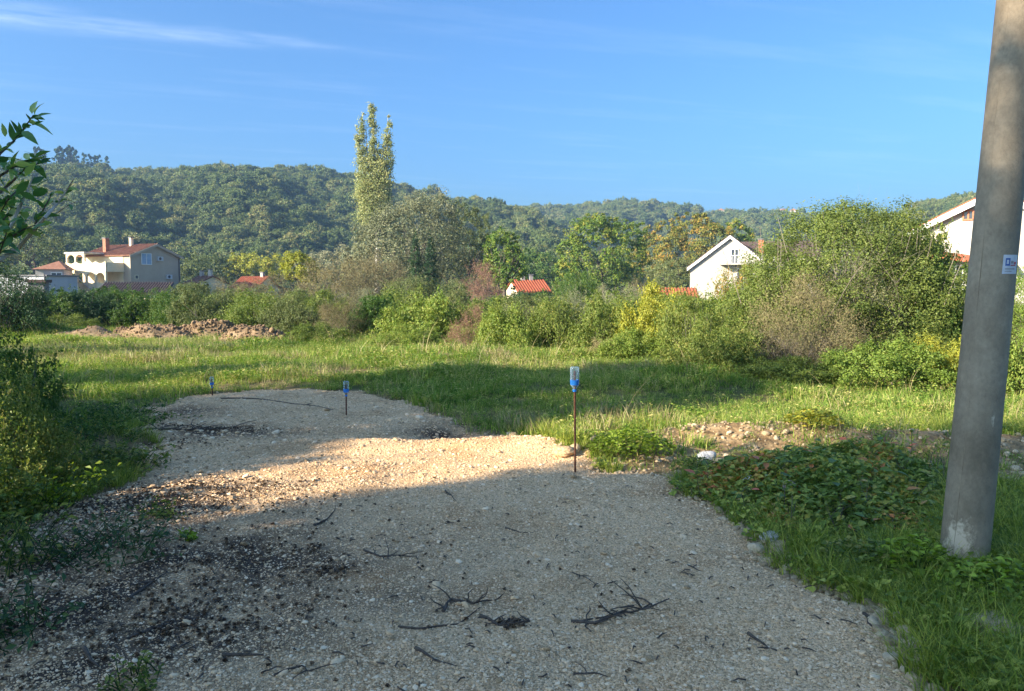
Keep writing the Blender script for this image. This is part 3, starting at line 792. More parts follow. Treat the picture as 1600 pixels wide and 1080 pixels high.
ok = (d < 0.02) & (e < -0.02) & (rng.random(len(e)) < np.where(right, .95, np.clip((pat - .42) * 4, 0, .8)))
PATCH = gpoly([(1075, 745), (1160, 730), (1290, 722), (1400, 728), (1485, 740), (1480, 790), (1440, 850), (1330, 860), (1230, 840), (1130, 800), (1070, 765)])
ok &= ~inside(P, PATCH) | (rng.random(len(e)) < .12)
P = P[ok]; m = len(P); y = P[:, 1]
s = rng.uniform(.55, 1.25, m) * np.where(P[:, 0] > .3, 1, .8)
idx = rng.choice(8, m, p=[.15, .15, .15, .15, .1, .1, .1, .1])
scatter('verge_grass', LUSH_C, np.stack([P[:, 0], y, np.maximum(terrain(P[:, 0], y), pad_h(P[:, 0], y))], 1), np.stack([rng.normal(0, .1, m), rng.normal(0, .1, m), rng.uniform(0, 6.28, m)], 1), s, idx)
tag(col.objects['verge_grass'], 'long lush grass on the verge round the pole', 'grass')

# --- dark leaf litter and charred scraps on the left part of the pad
lit = [(weed_mesh('litter', 9, .012, .035, 90 + k, .5), 'litter_leaf') for k in range(4)] + [(weed_mesh('char', 9, .015, .03, 95 + k, .3), 'litter_char') for k in range(3)]
LIT_C = proto_coll('litter', lit)
pts, idl = [], []
rng = np.random.default_rng(77)
for px, py, rx, ry, n, dark in ((330, 890, .85, .6, 330, .75), (150, 960, .9, .65, 300, .6), (300, 985, .45, .28, 260, .95), (180, 800, 1.1, .5, 420, .25), (330, 770, .8, .35, 320, .2), (340, 678, .7, .16, 200, .7), (280, 700, .35, .3, 110, .5),
                                (-60, 940, .8, .8, 200, .5), (520, 902, .10, .06, 45, .9), (460, 865, .16, .12, 40, .95), (800, 985, .09, .05, 30, .9), (690, 672, .3, .3, 30, .2), (700, 900, 2.6, 1.4, 160, .8), (545, 583, .7, .4, 160, .6)):
    n = int(n * 1.5); n = int(n * .8); dark *= .45; g = gnd(px, py); pts.append(np.stack([rng.normal(g.x, rx * .6, n), rng.normal(g.y, ry * .6, n)], 1))
    idl.append(np.where(rng.random(n) < dark, rng.integers(4, 7, n), rng.integers(0, 4, n)))
P = np.concatenate(pts); idx = np.concatenate(idl); m = len(P)
z = np.maximum(pad_h(P[:, 0], P[:, 1]), terrain(P[:, 0], P[:, 1]))
scatter('leaf_litter', LIT_C, np.stack([P[:, 0], P[:, 1], z + .004], 1), np.stack([np.zeros(m), np.zeros(m), rng.uniform(0, 6.28, m)], 1), rng.uniform(.3, .75, m), idx)
tag(col.objects['leaf_litter'], 'dark dead leaves and charred scraps strewn over the gravel', 'leaf litter')

# ------------------------------------------------------------------ houses
def yaw_to(nx, ny):                      # local -y faces along (nx, ny)
    return math.atan2(nx, -ny)
def roof_slope(x0, z0, x1, z1, y0, y1, th, ribs, pitch=0.28):
    """a tiled slope from eave (x0,z0) to ridge (x1,z1), with raised tile rows running down it"""
    mb = MB(); d = Vector((x1 - x0, 0, z1 - z0)); L = d.length; d.normalize(); nr = Vector((-d.z, 0, d.x))
    if nr.z < 0: nr = -nr
    a, b = Vector((x0, 0, z0)), Vector((x1, 0, z1))
    prof = [(a.x, a.z), (b.x, b.z), ((b + nr * th).x, (b + nr * th).z), ((a + nr * th).x, (a + nr * th).z)]
    mb.prism(prof, y0, y1)
    if ribs:
        n = max(2, int((y1 - y0) / pitch))
        for i in range(n):
            y = y0 + (i + .5) * (y1 - y0) / n
            mb.tube([a + nr * th + Vector((0, y, 0)), b + nr * th + Vector((0, y, 0))], pitch * .3, 5)
    return mb
def window(parent, x, z, w, h, y=0.0, pane='window_glass', frame='white_paint', name='window', bars=1):
    f = MB(); t = 0.09
    f.span(x - w / 2, x + w / 2, y - .07, y - .003, z - h / 2, z - h / 2 + t); f.span(x - w / 2, x + w / 2, y - .07, y - .003, z + h / 2 - t, z + h / 2)
    for xx in [x - w / 2 + t / 2, x + w / 2 - t / 2] + [x - w / 2 + w * (k + 1) / (bars + 1) for k in range(bars)]:
        f.span(xx - t / 2, xx + t / 2, y - .069, y - .003, z - h / 2 + t, z + h / 2 - t)
    o = f.build(name, frame, parent)
    MB().span(x - w / 2 + .02, x + w / 2 - .02, y - .03, y - .002, z - h / 2 + .02, z + h / 2 - .02).build('pane', pane, o)
    return o
def chimney(parent, x, y, z0, z1, w=.5, mat='brick'):
    o = MB().span(x - w / 2, x + w / 2, y - w / 2, y + w / 2, z0, z1).build('chimney', mat, parent)
    MB().span(x - w / 2 - .08, x + w / 2 + .08, y - w / 2 - .08, y + w / 2 + .08, z1 + .002, z1 + .12).build('cap', 'plaster_grey', o)
    return o
def gable_house(name, label, loc, rz, W, L, ze, zr, wall, roof, over=.35, ribs=True, fascia='white_paint', y0=0.0, cat='house'):
    h = empty(name, loc, rz, label, cat)
    MB().prism([(-W / 2, -0.5), (W / 2, -0.5), (W / 2, ze), (0, zr), (-W / 2, ze)], y0, y0 + L).build('wall', wall, h)
    k = (zr - ze) / (W / 2); xe = W / 2 + over
    for s in (-1, 1):
        o = roof_slope(s * xe, ze - k * over + .03, 0, zr + .03, y0 - over, y0 + L + over, .12, ribs).build('roof', roof, h)
        b = MB(); dz = .22
        a, c = Vector((s * xe, 0, ze - k * over)), Vector((0, 0, zr))
        b.prism([(a.x, a.z - dz), (c.x, c.z - dz), (c.x, c.z + .13), (a.x, a.z + .13)], y0 - over - .06, y0 - over - .003)
        b.build('fascia', fascia, o)
    return h

# white gable house, right of the autumn tree
D = 92.0; k = D / F
ap = at(1141, 370, D); base = Vector((ap.x, D, 0))
ze = 1.6 + (450 - 417) * k; zr = ap.z
hw = gable_house('house', 'white two-storey gable house with a balcony, left of the big green bush', base, yaw_to(-.30, -.954), 9.1, 11, ze, zr, 'plaster_white', 'roof_dark')
window(hw, .55, 4.95 + .15, .95, 2.2, bars=1, name='balcony_door')
bz = 1.6 + (450 - 412) * k
b = MB().span(-1.1, 5.0, -1.5, -.003, bz - .2, bz).build('balcony', 'plaster_white', hw)
rl = MB()
for i in range(31): rl.span(-1.08 + i * .2, -1.05 + i * .2, -1.48, -1.45, bz + .002, bz + .85)
rl.span(-1.1, 5.0, -1.5, -1.44, bz + .852, bz + .9)
rl.build('railing', 'white_paint', b)
window(hw, 1.6, 2.9, 1.6, 2.0, bars=1, name='window')
MB().prism([(4.56, 0), (10, 0), (10, 5.6), (4.56, 5.6)], 3.0, 9.0).build('wing_wall', 'plaster_white', hw)
Mx = MB(); Mx.v, Mx.f = [], []
for (ya, za, yb, zb) in ((2.6, 5.45, 6.0, 7.35), (9.4, 5.45, 6.0, 7.35)):
    o = MB(); o.poly([(.3, ya, za), (10.4, ya, za), (10.4, yb, zb), (.3, yb, zb)]); o.poly([(.3, ya, za - .12), (.3, yb, zb - .12), (10.4, yb, zb - .12), (10.4, ya, za - .12)])
    o.poly([(.3, ya, za), (.3, ya, za - .12), (10.4, ya, za - .12), (10.4, ya, za)])
    o.build('wing_roof', 'roof_dark', hw)
chimney(hw, 3.5, 3.2, 5.0, 1.6 + (450 - 374) * k, .62)

# white house behind the pole
D = 45.0; k = D / F
ap = at(1552, 303, D); base = Vector((ap.x, D, 0)); zr = ap.z; ze = 1.6 + (450 - 358) * k
h2 = gable_house('house', 'white house with wide gable partly hidden behind the concrete pole', base, yaw_to(-.62, -.785), 7.9, 9, ze, zr, 'plaster_white', 'roof_red', over=.4)
window(h2, -1.2, zr - 1.15, .6, .62, pane='window_glass', frame='brick', bars=1, name='attic_window')
o = MB(); o.poly([(-3.6, -1.3, 3.62), (1.2, -1.3, 2.85), (1.2, -.004, 3.15), (-3.6, -.004, 3.95)]); o.poly([(-3.6, -1.3, 3.5), (-3.6, -.004, 3.83), (1.2, -.004, 3.03), (1.2, -1.3, 2.73)])
o.poly([(-3.6, -1.3, 3.62), (-3.6, -1.3, 3.5), (1.2, -1.3, 2.73), (1.2, -1.3, 2.85)]); o.poly([(1.2, -1.3, 2.85), (1.2, -1.3, 2.73), (1.2, -.004, 3.03), (1.2, -.004, 3.15)])
o.build('porch_roof', 'roof_red', h2)
window(h2, -1.75, 2.2, .9, 1.5, bars=1)
window(h2, 2.6, 2.5, 1.1, 1.3, bars=1)

# tan house with terraces on the left
D = 107.0; k = D / F
C0 = at(205, 450, D); n_g = Vector((.9, -.43, 0)); rz = yaw_to(.9, -.43)
W = 8.4; M = Matrix.Rotation(rz, 3, 'Z')
org = Vector((C0.x, D, 0)) - M @ Vector((-W / 2, 0, 0))
ht = gable_house('house', 'tan two-storey house with cream arched terraces and an orange tiled roof', (org.x, org.y, 0), rz, W, 10, 6.1, 7.7, 'plaster_tan', 'roof_orange', over=.35, fascia='plaster_tan')
window(ht, -1.6, 5.65, 1.7, 1.6, pane='shutter_blue', bars=1, name='shuttered_window')
for (x, z) in ((.55, 5.75), (2.0, 3.2)):
    a = MB().span(x - .45, x + .45, -.34, -.004, z - .3, z + .3).build('air_conditioner', 'grey_metal', ht)
    MB().tube([(x - .1, -.345, z), (x - .1, -.36, z)], .22, 10).build('fan_grille', 'drain_pipe', a)
window(ht, -3.3, 3.1, .6, .6, bars=0, frame='plaster_cream')
MB().tube([(3.95, -.08, 0), (3.95, -.08, 5.9)], .08, 8).build('drain_pipe', 'drain_pipe', ht)
chimney(ht, -2.9, 6.5, 6.4, 8.6, .62, 'roof_orange'); chimney(ht, -.6, 4.2, 7.4, 8.75, .42, 'plaster_cream')
xl = -W / 2
def arches(x, y0, y1, n, z0, z1, mat, name):
    """a wall of round arches facing -x: columns and arch heads"""
    mb = MB(); p = (y1 - y0) / n
    for i in range(n + 1):
        y = y0 + i * p; mb.span(x - .12, x + .12, y - .11, y + .11, z0, z1 - .002)
    for i in range(n):
        ya, yb = y0 + i * p + .11, y0 + (i + 1) * p - .11; r = (yb - ya) / 2; zc_ = z1 - r * .75 - .12; c = (ya + yb) / 2; N = 8
        for j in range(N):
            t0, t1 = math.pi * j / N, math.pi * (j + 1) / N
            y_a, z_a = c - r * math.cos(t0), zc_ + r * .75 * math.sin(t0); y_b, z_b = c - r * math.cos(t1), zc_ + r * .75 * math.sin(t1)
            for xx, fl in ((x - .12, 0), (x + .12, 1)):
                q = [(xx, y_a, z_a), (xx, y_a, z1), (xx, y_b, z1), (xx, y_b, z_b)]
                mb.poly(q if fl else q[::-1])
            mb.poly([(x - .12, y_a, z_a), (x - .12, y_b, z_b), (x + .12, y_b, z_b), (x + .12, y_a, z_a)])
    return mb.build(name, mat, ht)
def scallop(x, y0, y1, n, z0, z1, name, parent):
    prof = []
    N = n * 8
    for i in range(N + 1):
        y = y0 + (y1 - y0) * i / N; prof.append((y, z1 - .28 * abs(math.sin(math.pi * n * i / N)) + .1))
    mb = MB()
    for (ya, za), (yb, zb) in zip(prof, prof[1:]):
        mb.poly([(x - .08, ya, z0), (x - .08, yb, z0), (x - .08, yb, zb), (x - .08, ya, za)]); mb.poly([(x + .08, ya, z0), (x + .08, ya, za), (x + .08, yb, zb), (x + .08, yb, z0)])
        mb.poly([(x - .08, ya, za), (x - .08, yb, zb), (x + .08, yb, zb), (x + .08, ya, za)])
    return mb.build(name, 'plaster_cream', parent)
xt = xl - 2.9
for nm, z0 in (('lower_terrace', 1.35), ('upper_terrace', 4.05)):
    t = MB().span(xt, xl - .004, 1.2, 9.4, z0 - .25, z0).build(nm, 'plaster_cream', ht)
    scallop(xt + .1, 1.2, 9.4, 4, z0 + .002, z0 + 1.05, 'parapet', t)
    MB().span(xt + .2, xl - .006, 1.21, 1.36, z0 + .002, z0 + 1.0).build('parapet', 'plaster_cream', t)
MB().span(xt + .02, xl - .004, 1.3, 9.3, -.3, 1.098).build('terrace_base', 'plaster_cream', ht)
arches(xt + .14, 1.4, 9.2, 4, 1.36, 3.79, 'plaster_cream', 'arcade')
arches(xt + .14, 5.6, 9.2, 2, 4.06, 6.3, 'plaster_cream', 'upper_arcade')
MB().span(xt - .1, xl - .004, 5.3, 9.5, 6.31, 6.55).build('terrace_roof', 'plaster_white', ht)
MB().span(xl - .06, xl - .004, 1.4, 9.3, 1.36, 6.0).build('terrace_wall', 'plaster_cream', ht)
st = MB().tube([(xt - .3, 6.5, 2.9), (xt - .3, 2.4, .6)], .09, 6).build('stair_rail', 'plaster_white', ht)
window(ht, -3.0, 1.2, .5, .4, bars=0)

# outbuilding with dark ribbed tiles before the tan house
D = 96.0; k = D / F
p0, p1 = at(152, 450, D), at(258, 450, D)
cx = (p0.x + p1.x) / 2; ln = p1.x - p0.x
ob = empty('outbuilding', (cx, D, 0), R(8), 'low outbuilding with a dark ribbed tile roof before the tan house', 'outbuilding')
MB().span(-ln / 2 + .3, ln / 2 - .3, 0, 4, -.3, 1.0).build('wall', 'plaster_cream', ob)
mb = MB(); mb.poly([(-ln / 2, -.4, .95), (ln / 2, -.4, .95), (ln / 2, 3.2, 2.25), (-ln / 2, 3.2, 2.25)]); mb.poly([(-ln / 2, -.4, .83), (-ln / 2, 3.2, 2.13), (ln / 2, 3.2, 2.13), (ln / 2, -.4, .83)])
mb.poly([(-ln / 2, -.4, .95), (-ln / 2, -.4, .83), (ln / 2, -.4, .83), (ln / 2, -.4, .95)])
rf = mb.build('roof', 'roof_dark', ob)
n = 26; rib = MB().tube([(0, -.45, .98), (0, 3.2, 2.30)], .12, 6).mesh('tile_row')
for i in range(n): link('tile_row', rib, 'roof_dark', rf, (-ln / 2 + (i + .5) * ln / n, 0, 0))

# small pink house at the far left, the pale wall beside it and the grey kiosk
D = 101.0; k = D / F
pL, pR = at(60, 450, D), at(98, 450, D); W = pR.x - pL.x
hp_ = empty('house', ((pL.x + pR.x) / 2, D, 0), R(20), 'small pink house with an orange hip roof left of the tan house', 'house')
ze = 1.6 + (450 - 421) * k; zr = 1.6 + (450 - 407) * k
MB().span(-W / 2, W / 2, 0, 6, -.3, ze).build('wall', 'plaster_pink', hp_)
MB().span(-W / 2 - .05, -W / 2 + .9, -.05, -.003, -.3, ze - .002).build('corner_wall', 'plaster_white', hp_)
o = MB(); e = .4; A = [(-W / 2 - e, -e, ze), (W / 2 + e, -e, ze), (W / 2 + e, 6 + e, ze), (-W / 2 - e, 6 + e, ze)]; r1, r2 = (W * .18, 2.8, zr), (W * .22, 3.4, zr)
o.poly([A[0], A[1], r2, r1]); o.poly([A[1], A[2], r2]); o.poly([A[2], A[3], r1, r2]); o.poly([A[3], A[0], r1]); o.poly([A[3], A[2], A[1], A[0]])
o.build('roof', 'roof_orange', hp_)
window(hp_, .75, 1.6 + (450 - 432) * k - .05, 1.3, 1.15, bars=1)
D = 84.0; k = D / F
pL, pR = at(-120, 450, D), at(80, 450, D)
wb = empty('building', ((pL.x + pR.x) / 2, D, 0), R(-6), 'long pale building behind shrubs at the left edge', 'building')
W = pR.x - pL.x
MB().span(-W / 2, W / 2, 0, 5, -.3, 1.6 + 18 * k).build('wall', 'plaster_pale', wb)
MB().span(-W / 2 - .15, W / 2 + .15, -.15, 5.15, 1.6 + 18 * k + .002, 1.6 + 18 * k + .16).build('flat_roof', 'plaster_grey', wb)
MB().tube([(W / 2 - .1, -.12, 0), (W / 2 - .1, -.12, 3.0)], .09, 8).build('drain_pipe', 'drain_pipe', wb)
D = 46.0; k = D / F
p = at(56, 450, D)
kk = empty('utility_kiosk', (p.x, D, 0), R(12), 'grey rendered utility kiosk with a flat cap above the left hedge', 'kiosk')
MB().span(-.44, .44, 0, .8, -.1, 1.6 + 11 * k - .1).build('body', 'plaster_grey', kk)
MB().span(-.55, .58, -.12, .92, 1.6 + 11 * k - .098, 1.6 + 13 * k).build('cap', 'roof_dark', kk)

# red roofs among the trees
def low_house(px, D, wpx, y_ridge, y_eave, label, rz=0.0, roof='roof_red', wall='plaster_cream', chim=(), depth=6):
    k = D / F; p = at(px, 450, D); W = wpx * k; zr, ze = 1.6 + (450 - y_ridge) * k, 1.6 + (450 - y_eave) * k
    h = empty('house', (p.x, D, 0), rz, label, 'house')
    MB().span(-W / 2 + .3, W / 2 - .3, .3, depth - .3, -.3, ze + .05).build('wall', wall, h)
    for s, (ya, yb) in ((0, (0, depth / 2)), (1, (depth, depth / 2))):
        m_ = MB(); m_.poly([(-W / 2, ya, ze), (W / 2, ya, ze), (W / 2, yb, zr), (-W / 2, yb, zr)][::(1 if s == 0 else -1)])
        m_.poly([(-W / 2, ya, ze - .1), (W / 2, ya, ze - .1), (W / 2, yb, zr - .1), (-W / 2, yb, zr - .1)][::(-1 if s == 0 else 1)])
        m_.poly([(-W / 2, ya, ze), (-W / 2, ya, ze - .1), (W / 2, ya, ze - .1), (W / 2, ya, ze)])
        nn = max(3, int(W / .35))
        for i in range(nn):
            x = -W / 2 + (i + .5) * W / nn; m_.tube([(x, ya, ze + .02), (x, yb, zr + .02)], .09, 4)
        m_.build('roof', roof, h)
    for x in (-W / 2 + .31, W / 2 - .31):
        g_ = MB(); g_.poly([(x, .3, ze), (x, depth - .3, ze), (x, depth / 2, zr - .11)]); g_.build('gable', wall, h)
    window(h, 0, ze - 1.0, 1.1, 1.0, y=.3)
    for cx, cz in chim: chimney(h, cx, depth / 2, zr - .3, zr + cz, .45, 'plaster_white')
    return h
low_house(297, 112, 34, 431, 443, 'low red-roofed house just right of the tan house', R(-25), 'roof_orange', chim=((-.8, .7), (.9, .9)))
low_house(380, 118, 52, 432, 449, 'red-roofed house showing through the pale thicket, left of the yellow-green tree', R(-18), 'roof_red', chim=((1.3, .6),))
low_house(836, 96, 58, 437, 456, 'red-roofed house with pale chimneys left of the sycamore', R(18), 'roof_red', chim=((-.6, .8), (.5, .6)))
low_house(1064, 84, 62, 450, 472, 'bright red low roof against the white gable house', R(-4), 'roof_red')
for px, lab in ((1126, 'tiny white house on the far ridge, leftmost of the ridge houses'), (1142, 'tiny white house on the far ridge, second from the left'),
                (1222, 'tiny pink-white house on the far ridge left of the tall shoots'), (1240, 'tiny white house on the far ridge behind the tall shoots')):
    Dn = 632.0; p = at(px, 334, Dn); h = empty('house', (p.x, Dn, p.z), R(random.uniform(-30, 30)), lab, 'house')
    MB().span(-2.6, 2.6, -3, 3, -9, 2.4).build('wall', 'plaster_white', h)
    o = MB(); o.prism([(-3.0, 2.402), (3.0, 2.402), (0, 3.9)], -3.4, 3.4); o.build('roof', 'roof_orange', h)

# ------------------------------------------------------------------ trees
def trunk_mesh(h, r, seed, lev=2, spread=.55, L=None, lean=(0, 0), split=4):
    rn = random.Random(seed); mb = MB()
    p = Vector((0, 0, -.15)); top = Vector((lean[0], lean[1], h)); pts = [p.lerp(top, t) + Vector((rn.gauss(0, r * .5), rn.gauss(0, r * .5), 0)) * (t > 0) for t in (0, .35, .7, 1)]
    mb.tube(pts, [r * 1.25, r, r * .85, r * .7], 8)
    for i in range(split):
        a = rn.uniform(0, 6.28); d = Vector((math.cos(a) * spread * 1.4, math.sin(a) * spread * 1.4, 1)).normalized()
        grow(mb, pts[rn.choice((2, 3))], d, L or h, r * .5, lev, rn, 5, 3, 3, spread, .2)
    return mb.mesh('trunk')
def tree(name, label, px, D, lobes, n, leaf, mat, seed, th=2.0, tr=.18, bark='bark', cat='tree', group=None, aspect=.55, spread=.5, L=None, base=None, **kw):
    p = at(px, 450, D) if base is None else base
    t = empty(name, (p.x, p.y, tz(p.x, p.y) if p.y < 150 else 0), 0, label, cat, group)
    link('trunk', trunk_mesh(th, tr, seed, spread=spread, L=L), bark, t)
    link('crown', crown_mesh('crown', lobes, n, leaf, seed, aspect, **kw), mat, t)
    return t
def px_lobes(px0, D, spec, dy=.8):
    """lobes given in photo pixels (centre x, centre y, half width, half height) at distance D"""
    k = D / F; out = []
    rn = random.Random(int(px0))
    for cx, cy, rx, rz in spec:
        out.append((((cx - px0) * k, rn.uniform(-.35, .35) * rx * k, 1.6 + (450 - cy) * k), (rx * k, rx * k * dy, rz * k)))
    return out
# poplar
pp = []
for cx, y0, y1, w in ((570, 188, 352, 11), (586, 170, 350, 10), (610, 188, 318, 9), (596, 232, 350, 12), (580, 245, 352, 17), (602, 272, 345, 13), (566, 240, 340, 10), (613, 262, 300, 8), (562, 205, 270, 6)):
    s = y0 + 8
    while s < y1:
        f = (s - y0) / (y1 - y0); bx = cx + (590 - cx) * f * f * .6
        pp.append((bx + random.uniform(-2, 2), s, w * (.30 + .80 * min(1, f * 1.8)) * random.uniform(.6, 1.25), 13)); s += 15
pop = empty('poplar_tree', (at(590, 450, 98).x, 98, 0), 0, 'tall slender yellow-green poplar rising above the hill line', 'tree')
mb = MB(); kq = 98 / F
mb.tube([(0, 0, -.2), (.05, 0, 6), (0, .1, 9.5)], [.42, .36, .26], 8)
for x, z in ((-14, 200), (-4, 172), (18, 186), (8, 235), (-8, 240), (22, 262)):
    zt = 1.6 + (450 - z) * kq; mb.tube([(0, 0, 7.0), (x * kq * .45, 0, 10.5), (x * kq, .1, zt * .75 + 2.5), (x * kq * 1.05, .1, zt)], [.18, .13, .07, .02], 5)
mb.build('trunk', 'bark_pale', pop)
link('crown', crown_mesh('crown', px_lobes(590, 98, pp), 24000, .21, 404, .7, clump=.8, per=22, depth=.9, up=.1), 'leaf_poplar', pop)

tree('willow_tree', 'large grey-brown tree with fine twigs in front of the poplar', 640, 78, px_lobes(640, 78, [(640, 380, 60, 62), (610, 400, 55, 50), (675, 370, 52, 62), (650, 345, 38, 40), (590, 420, 48, 40), (700, 400, 40, 55), (640, 425, 70, 30), (570, 428, 30, 30), (690, 335, 26, 28), (622, 350, 22, 24), (585, 385, 30, 36), (560, 410, 26, 26), (605, 365, 26, 28), (655, 395, 18, 18), (618, 385, 16, 16), (690, 375, 16, 18), (640, 365, 14, 14), (665, 345, 12, 14)]),
     34000, .23, 'leaf_grey_green', 501, 3.0, .3, 'bark_grey', aspect=.4, clump=.26, per=40, depth=.45, L=3.0)
tree('olive_tree', 'dusky grey-green tree right of the grey-brown tree', 728, 84, px_lobes(728, 84, [(728, 385, 32, 60), (742, 360, 22, 36), (715, 345, 20, 30), (740, 410, 30, 40), (752, 395, 14, 30)]), 11000, .21, 'leaf_olive', 502, 3, .25, 'bark_grey', clump=.2, per=30, aspect=.4)
tree('maple_tree', 'yellowish tree with a dark right side between the cypresses and sycamore', 788, 76, px_lobes(788, 76, [(785, 400, 30, 36), (778, 385, 22, 22), (800, 420, 24, 36), (770, 425, 18, 28), (795, 378, 16, 14)]), 9000, .22, 'leaf_sycamore', 503, 2.5, .2)
tree('sycamore_tree', 'big rounded green sycamore with yellow tips in the middle distance', 940, 108, px_lobes(940, 108, [(935, 400, 55, 50), (925, 370, 36, 32), (945, 358, 24, 20), (900, 405, 30, 40), (975, 375, 30, 30), (985, 405, 28, 45), (1000, 362, 14, 14), (885, 430, 22, 28), (940, 430, 60, 26), (915, 355, 18, 16)]), 20000, .31, 'leaf_sycamore', 504, 3, .32, clump=.2, per=42)
tree('autumn_tree', 'orange and green autumn tree left of the white gable house', 1085, 124, px_lobes(1085, 124, [(1090, 375, 36, 34), (1075, 355, 26, 20), (1098, 350, 18, 14), (1040, 375, 32, 28), (1015, 395, 28, 30), (1000, 410, 20, 24), (1050, 405, 46, 34), (1110, 380, 30, 30), (1100, 410, 36, 34)]), 17000, .33, 'leaf_autumn', 505, 3.5, .32, clump=.22, per=42)
tree('oak_tree', 'dark green tree with orange top directly behind the white gable house', 1148, 126, px_lobes(1148, 126, [(1148, 372, 22, 26), (1140, 360, 16, 14), (1160, 375, 14, 20), (1150, 395, 28, 26)]), 7000, .29, 'leaf_sycamore', 506, 3.5, .28)
tree('ash_tree', 'dull olive tree low beside the left wall of the white gable house', 1050, 104, px_lobes(1050, 104, [(1050, 428, 32, 24), (1030, 435, 22, 20), (1070, 430, 18, 22)]), 7000, .2, 'leaf_olive', 507, 1.6, .15)
tree('lime_tree', 'small round yellow-green tree amid the brown thicket', 470, 66, px_lobes(470, 66, [(470, 420, 26, 24), (458, 412, 16, 15), (484, 425, 16, 20)]), 6500, .17, 'leaf_yellow_green', 508, 1.5, .12)
tree('chestnut_tree', 'broad olive-brown tree behind the houses at the far left', 60, 125, px_lobes(60, 125, [(60, 390, 50, 34), (20, 385, 40, 36), (95, 400, 28, 30), (40, 370, 30, 22), (-30, 390, 50, 40), (80, 375, 22, 20)]), 13000, .33, 'leaf_olive', 509, 4, .35)
tree('hedge_tree', 'pale olive tree row piece right behind the tan house', 320, 140, px_lobes(320, 140, [(320, 420, 40, 22), (290, 418, 26, 20), (350, 424, 30, 20)]), 8000, .34, 'leaf_olive', 510, 2, .2)
tree('hedge_tree', 'pale olive tree beyond the red roofs, left of the yellow-green tree', 410, 142, px_lobes(410, 142, [(410, 420, 40, 20), (440, 418, 30, 22), (380, 418, 26, 20)]), 8000, .34, 'leaf_yellow_green', 511, 2, .2)
tree('hedge_tree', 'grey-green tree beyond the brown thicket, left of the poplar', 525, 140, px_lobes(525, 140, [(525, 414, 44, 22), (560, 405, 30, 26), (490, 416, 26, 18)]), 8000, .34, 'leaf_grey_green', 512, 2, .2)
tree('hedge_tree', 'dark tree in the gap between the yellowish tree and the sycamore', 850, 145, px_lobes(850, 145, [(850, 420, 40, 24), (820, 415, 26, 24)]), 8000, .34, 'leaf_green', 513, 2, .2)
tree('hedge_tree', 'hazy green tree behind the big bush at right', 1330, 120, px_lobes(1330, 120, [(1240, 425, 60, 28), (1330, 425, 70, 26), (1420, 420, 60, 30), (1480, 415, 50, 30)]), 8000, .32, 'leaf_olive', 514, 2, .2)
def cypress(name, label, px, D, y_top, hw, mat='leaf_cypress', n=9000, leaf=.10, base_z=0.0, group=None, seed=1):
    k = D / F; p = at(px, 450, D); zt = 1.6 + (450 - y_top) * k - base_z; r = hw * k
    lob = [((0, 0, zt * f), (r * w, r * w, zt * .10)) for f, w in ((.1, .8), (.2, .95), (.3, 1), (.42, 1), (.54, .92), (.66, .78), (.77, .6), (.87, .4), (.95, .2))]
    t = empty(name, (p.x, D, base_z), 0, label, 'cypress', group)
    MB().tube([(0, 0, -.3), (0, 0, zt * .8)], [r * .25, .02], 6).build('trunk', 'bark', t)
    link('crown', crown_mesh('crown', lob, n, leaf, seed, .4, clump=.3, per=20, depth=.5, up=.6), mat, t)
    return t
cypress('cypress_tree', 'narrow cypress before the grey-brown tree, left of the pair', 650, 58, 365, 11, seed=21)
cypress('cypress_tree', 'darker narrow cypress before the grey-brown tree, right of the pair', 673, 58, 367, 12, seed=22)
ORD = ('first', 'second', 'third', 'fourth', 'fifth', 'sixth', 'seventh', 'eighth', 'ninth', 'tenth', 'eleventh', 'twelfth', 'thirteenth', 'fourteenth', 'fifteenth')
CYP_LAB = ['slim dark hilltop cypress, %s from the left in the row' % w for w in ORD]
c0 = None
for i, px in enumerate((57, 63, 68, 91, 95, 99, 104, 108, 113, 120, 132, 140, 148, 155, 168)):
    Dn = 424.0; k = Dn / F; top = (231, 232, 236, 232, 230, 233, 235, 229, 232, 236, 241, 243, 245, 244, 246)[i]
    hz0 = float(H1[0](np.array([at(px, 262, Dn).x]), np.array([Dn]))[0]); zt = 1.6 + (450 - top) * k - hz0
    if c0 is None:
        c0 = crown_mesh('ridge_cypress_crown', [((0, 0, f), (w, w, .11)) for f, w in ((.12, .08), (.25, .1), (.4, .1), (.55, .095), (.7, .075), (.83, .05), (.94, .025))], 700, .06, 61, .5, clump=.4, per=14, depth=.5)
        c1 = MB().tube([(0, 0, -.1), (0, 0, .8)], [.02, .008], 5).mesh('ridge_cypress_trunk')
    t = empty('ridge_cypress', (at(px, 262, Dn).x, Dn, hz0), i * 1.3, CYP_LAB[i], 'cypress', 'cypresses on the hilltop')
    for nm, me, mt in (('crown', c0, 'leaf_cypress'), ('trunk', c1, 'bark')):
        o = link(nm, me, mt, t); o.scale = (zt * random.uniform(.8, 1.1), zt, zt)

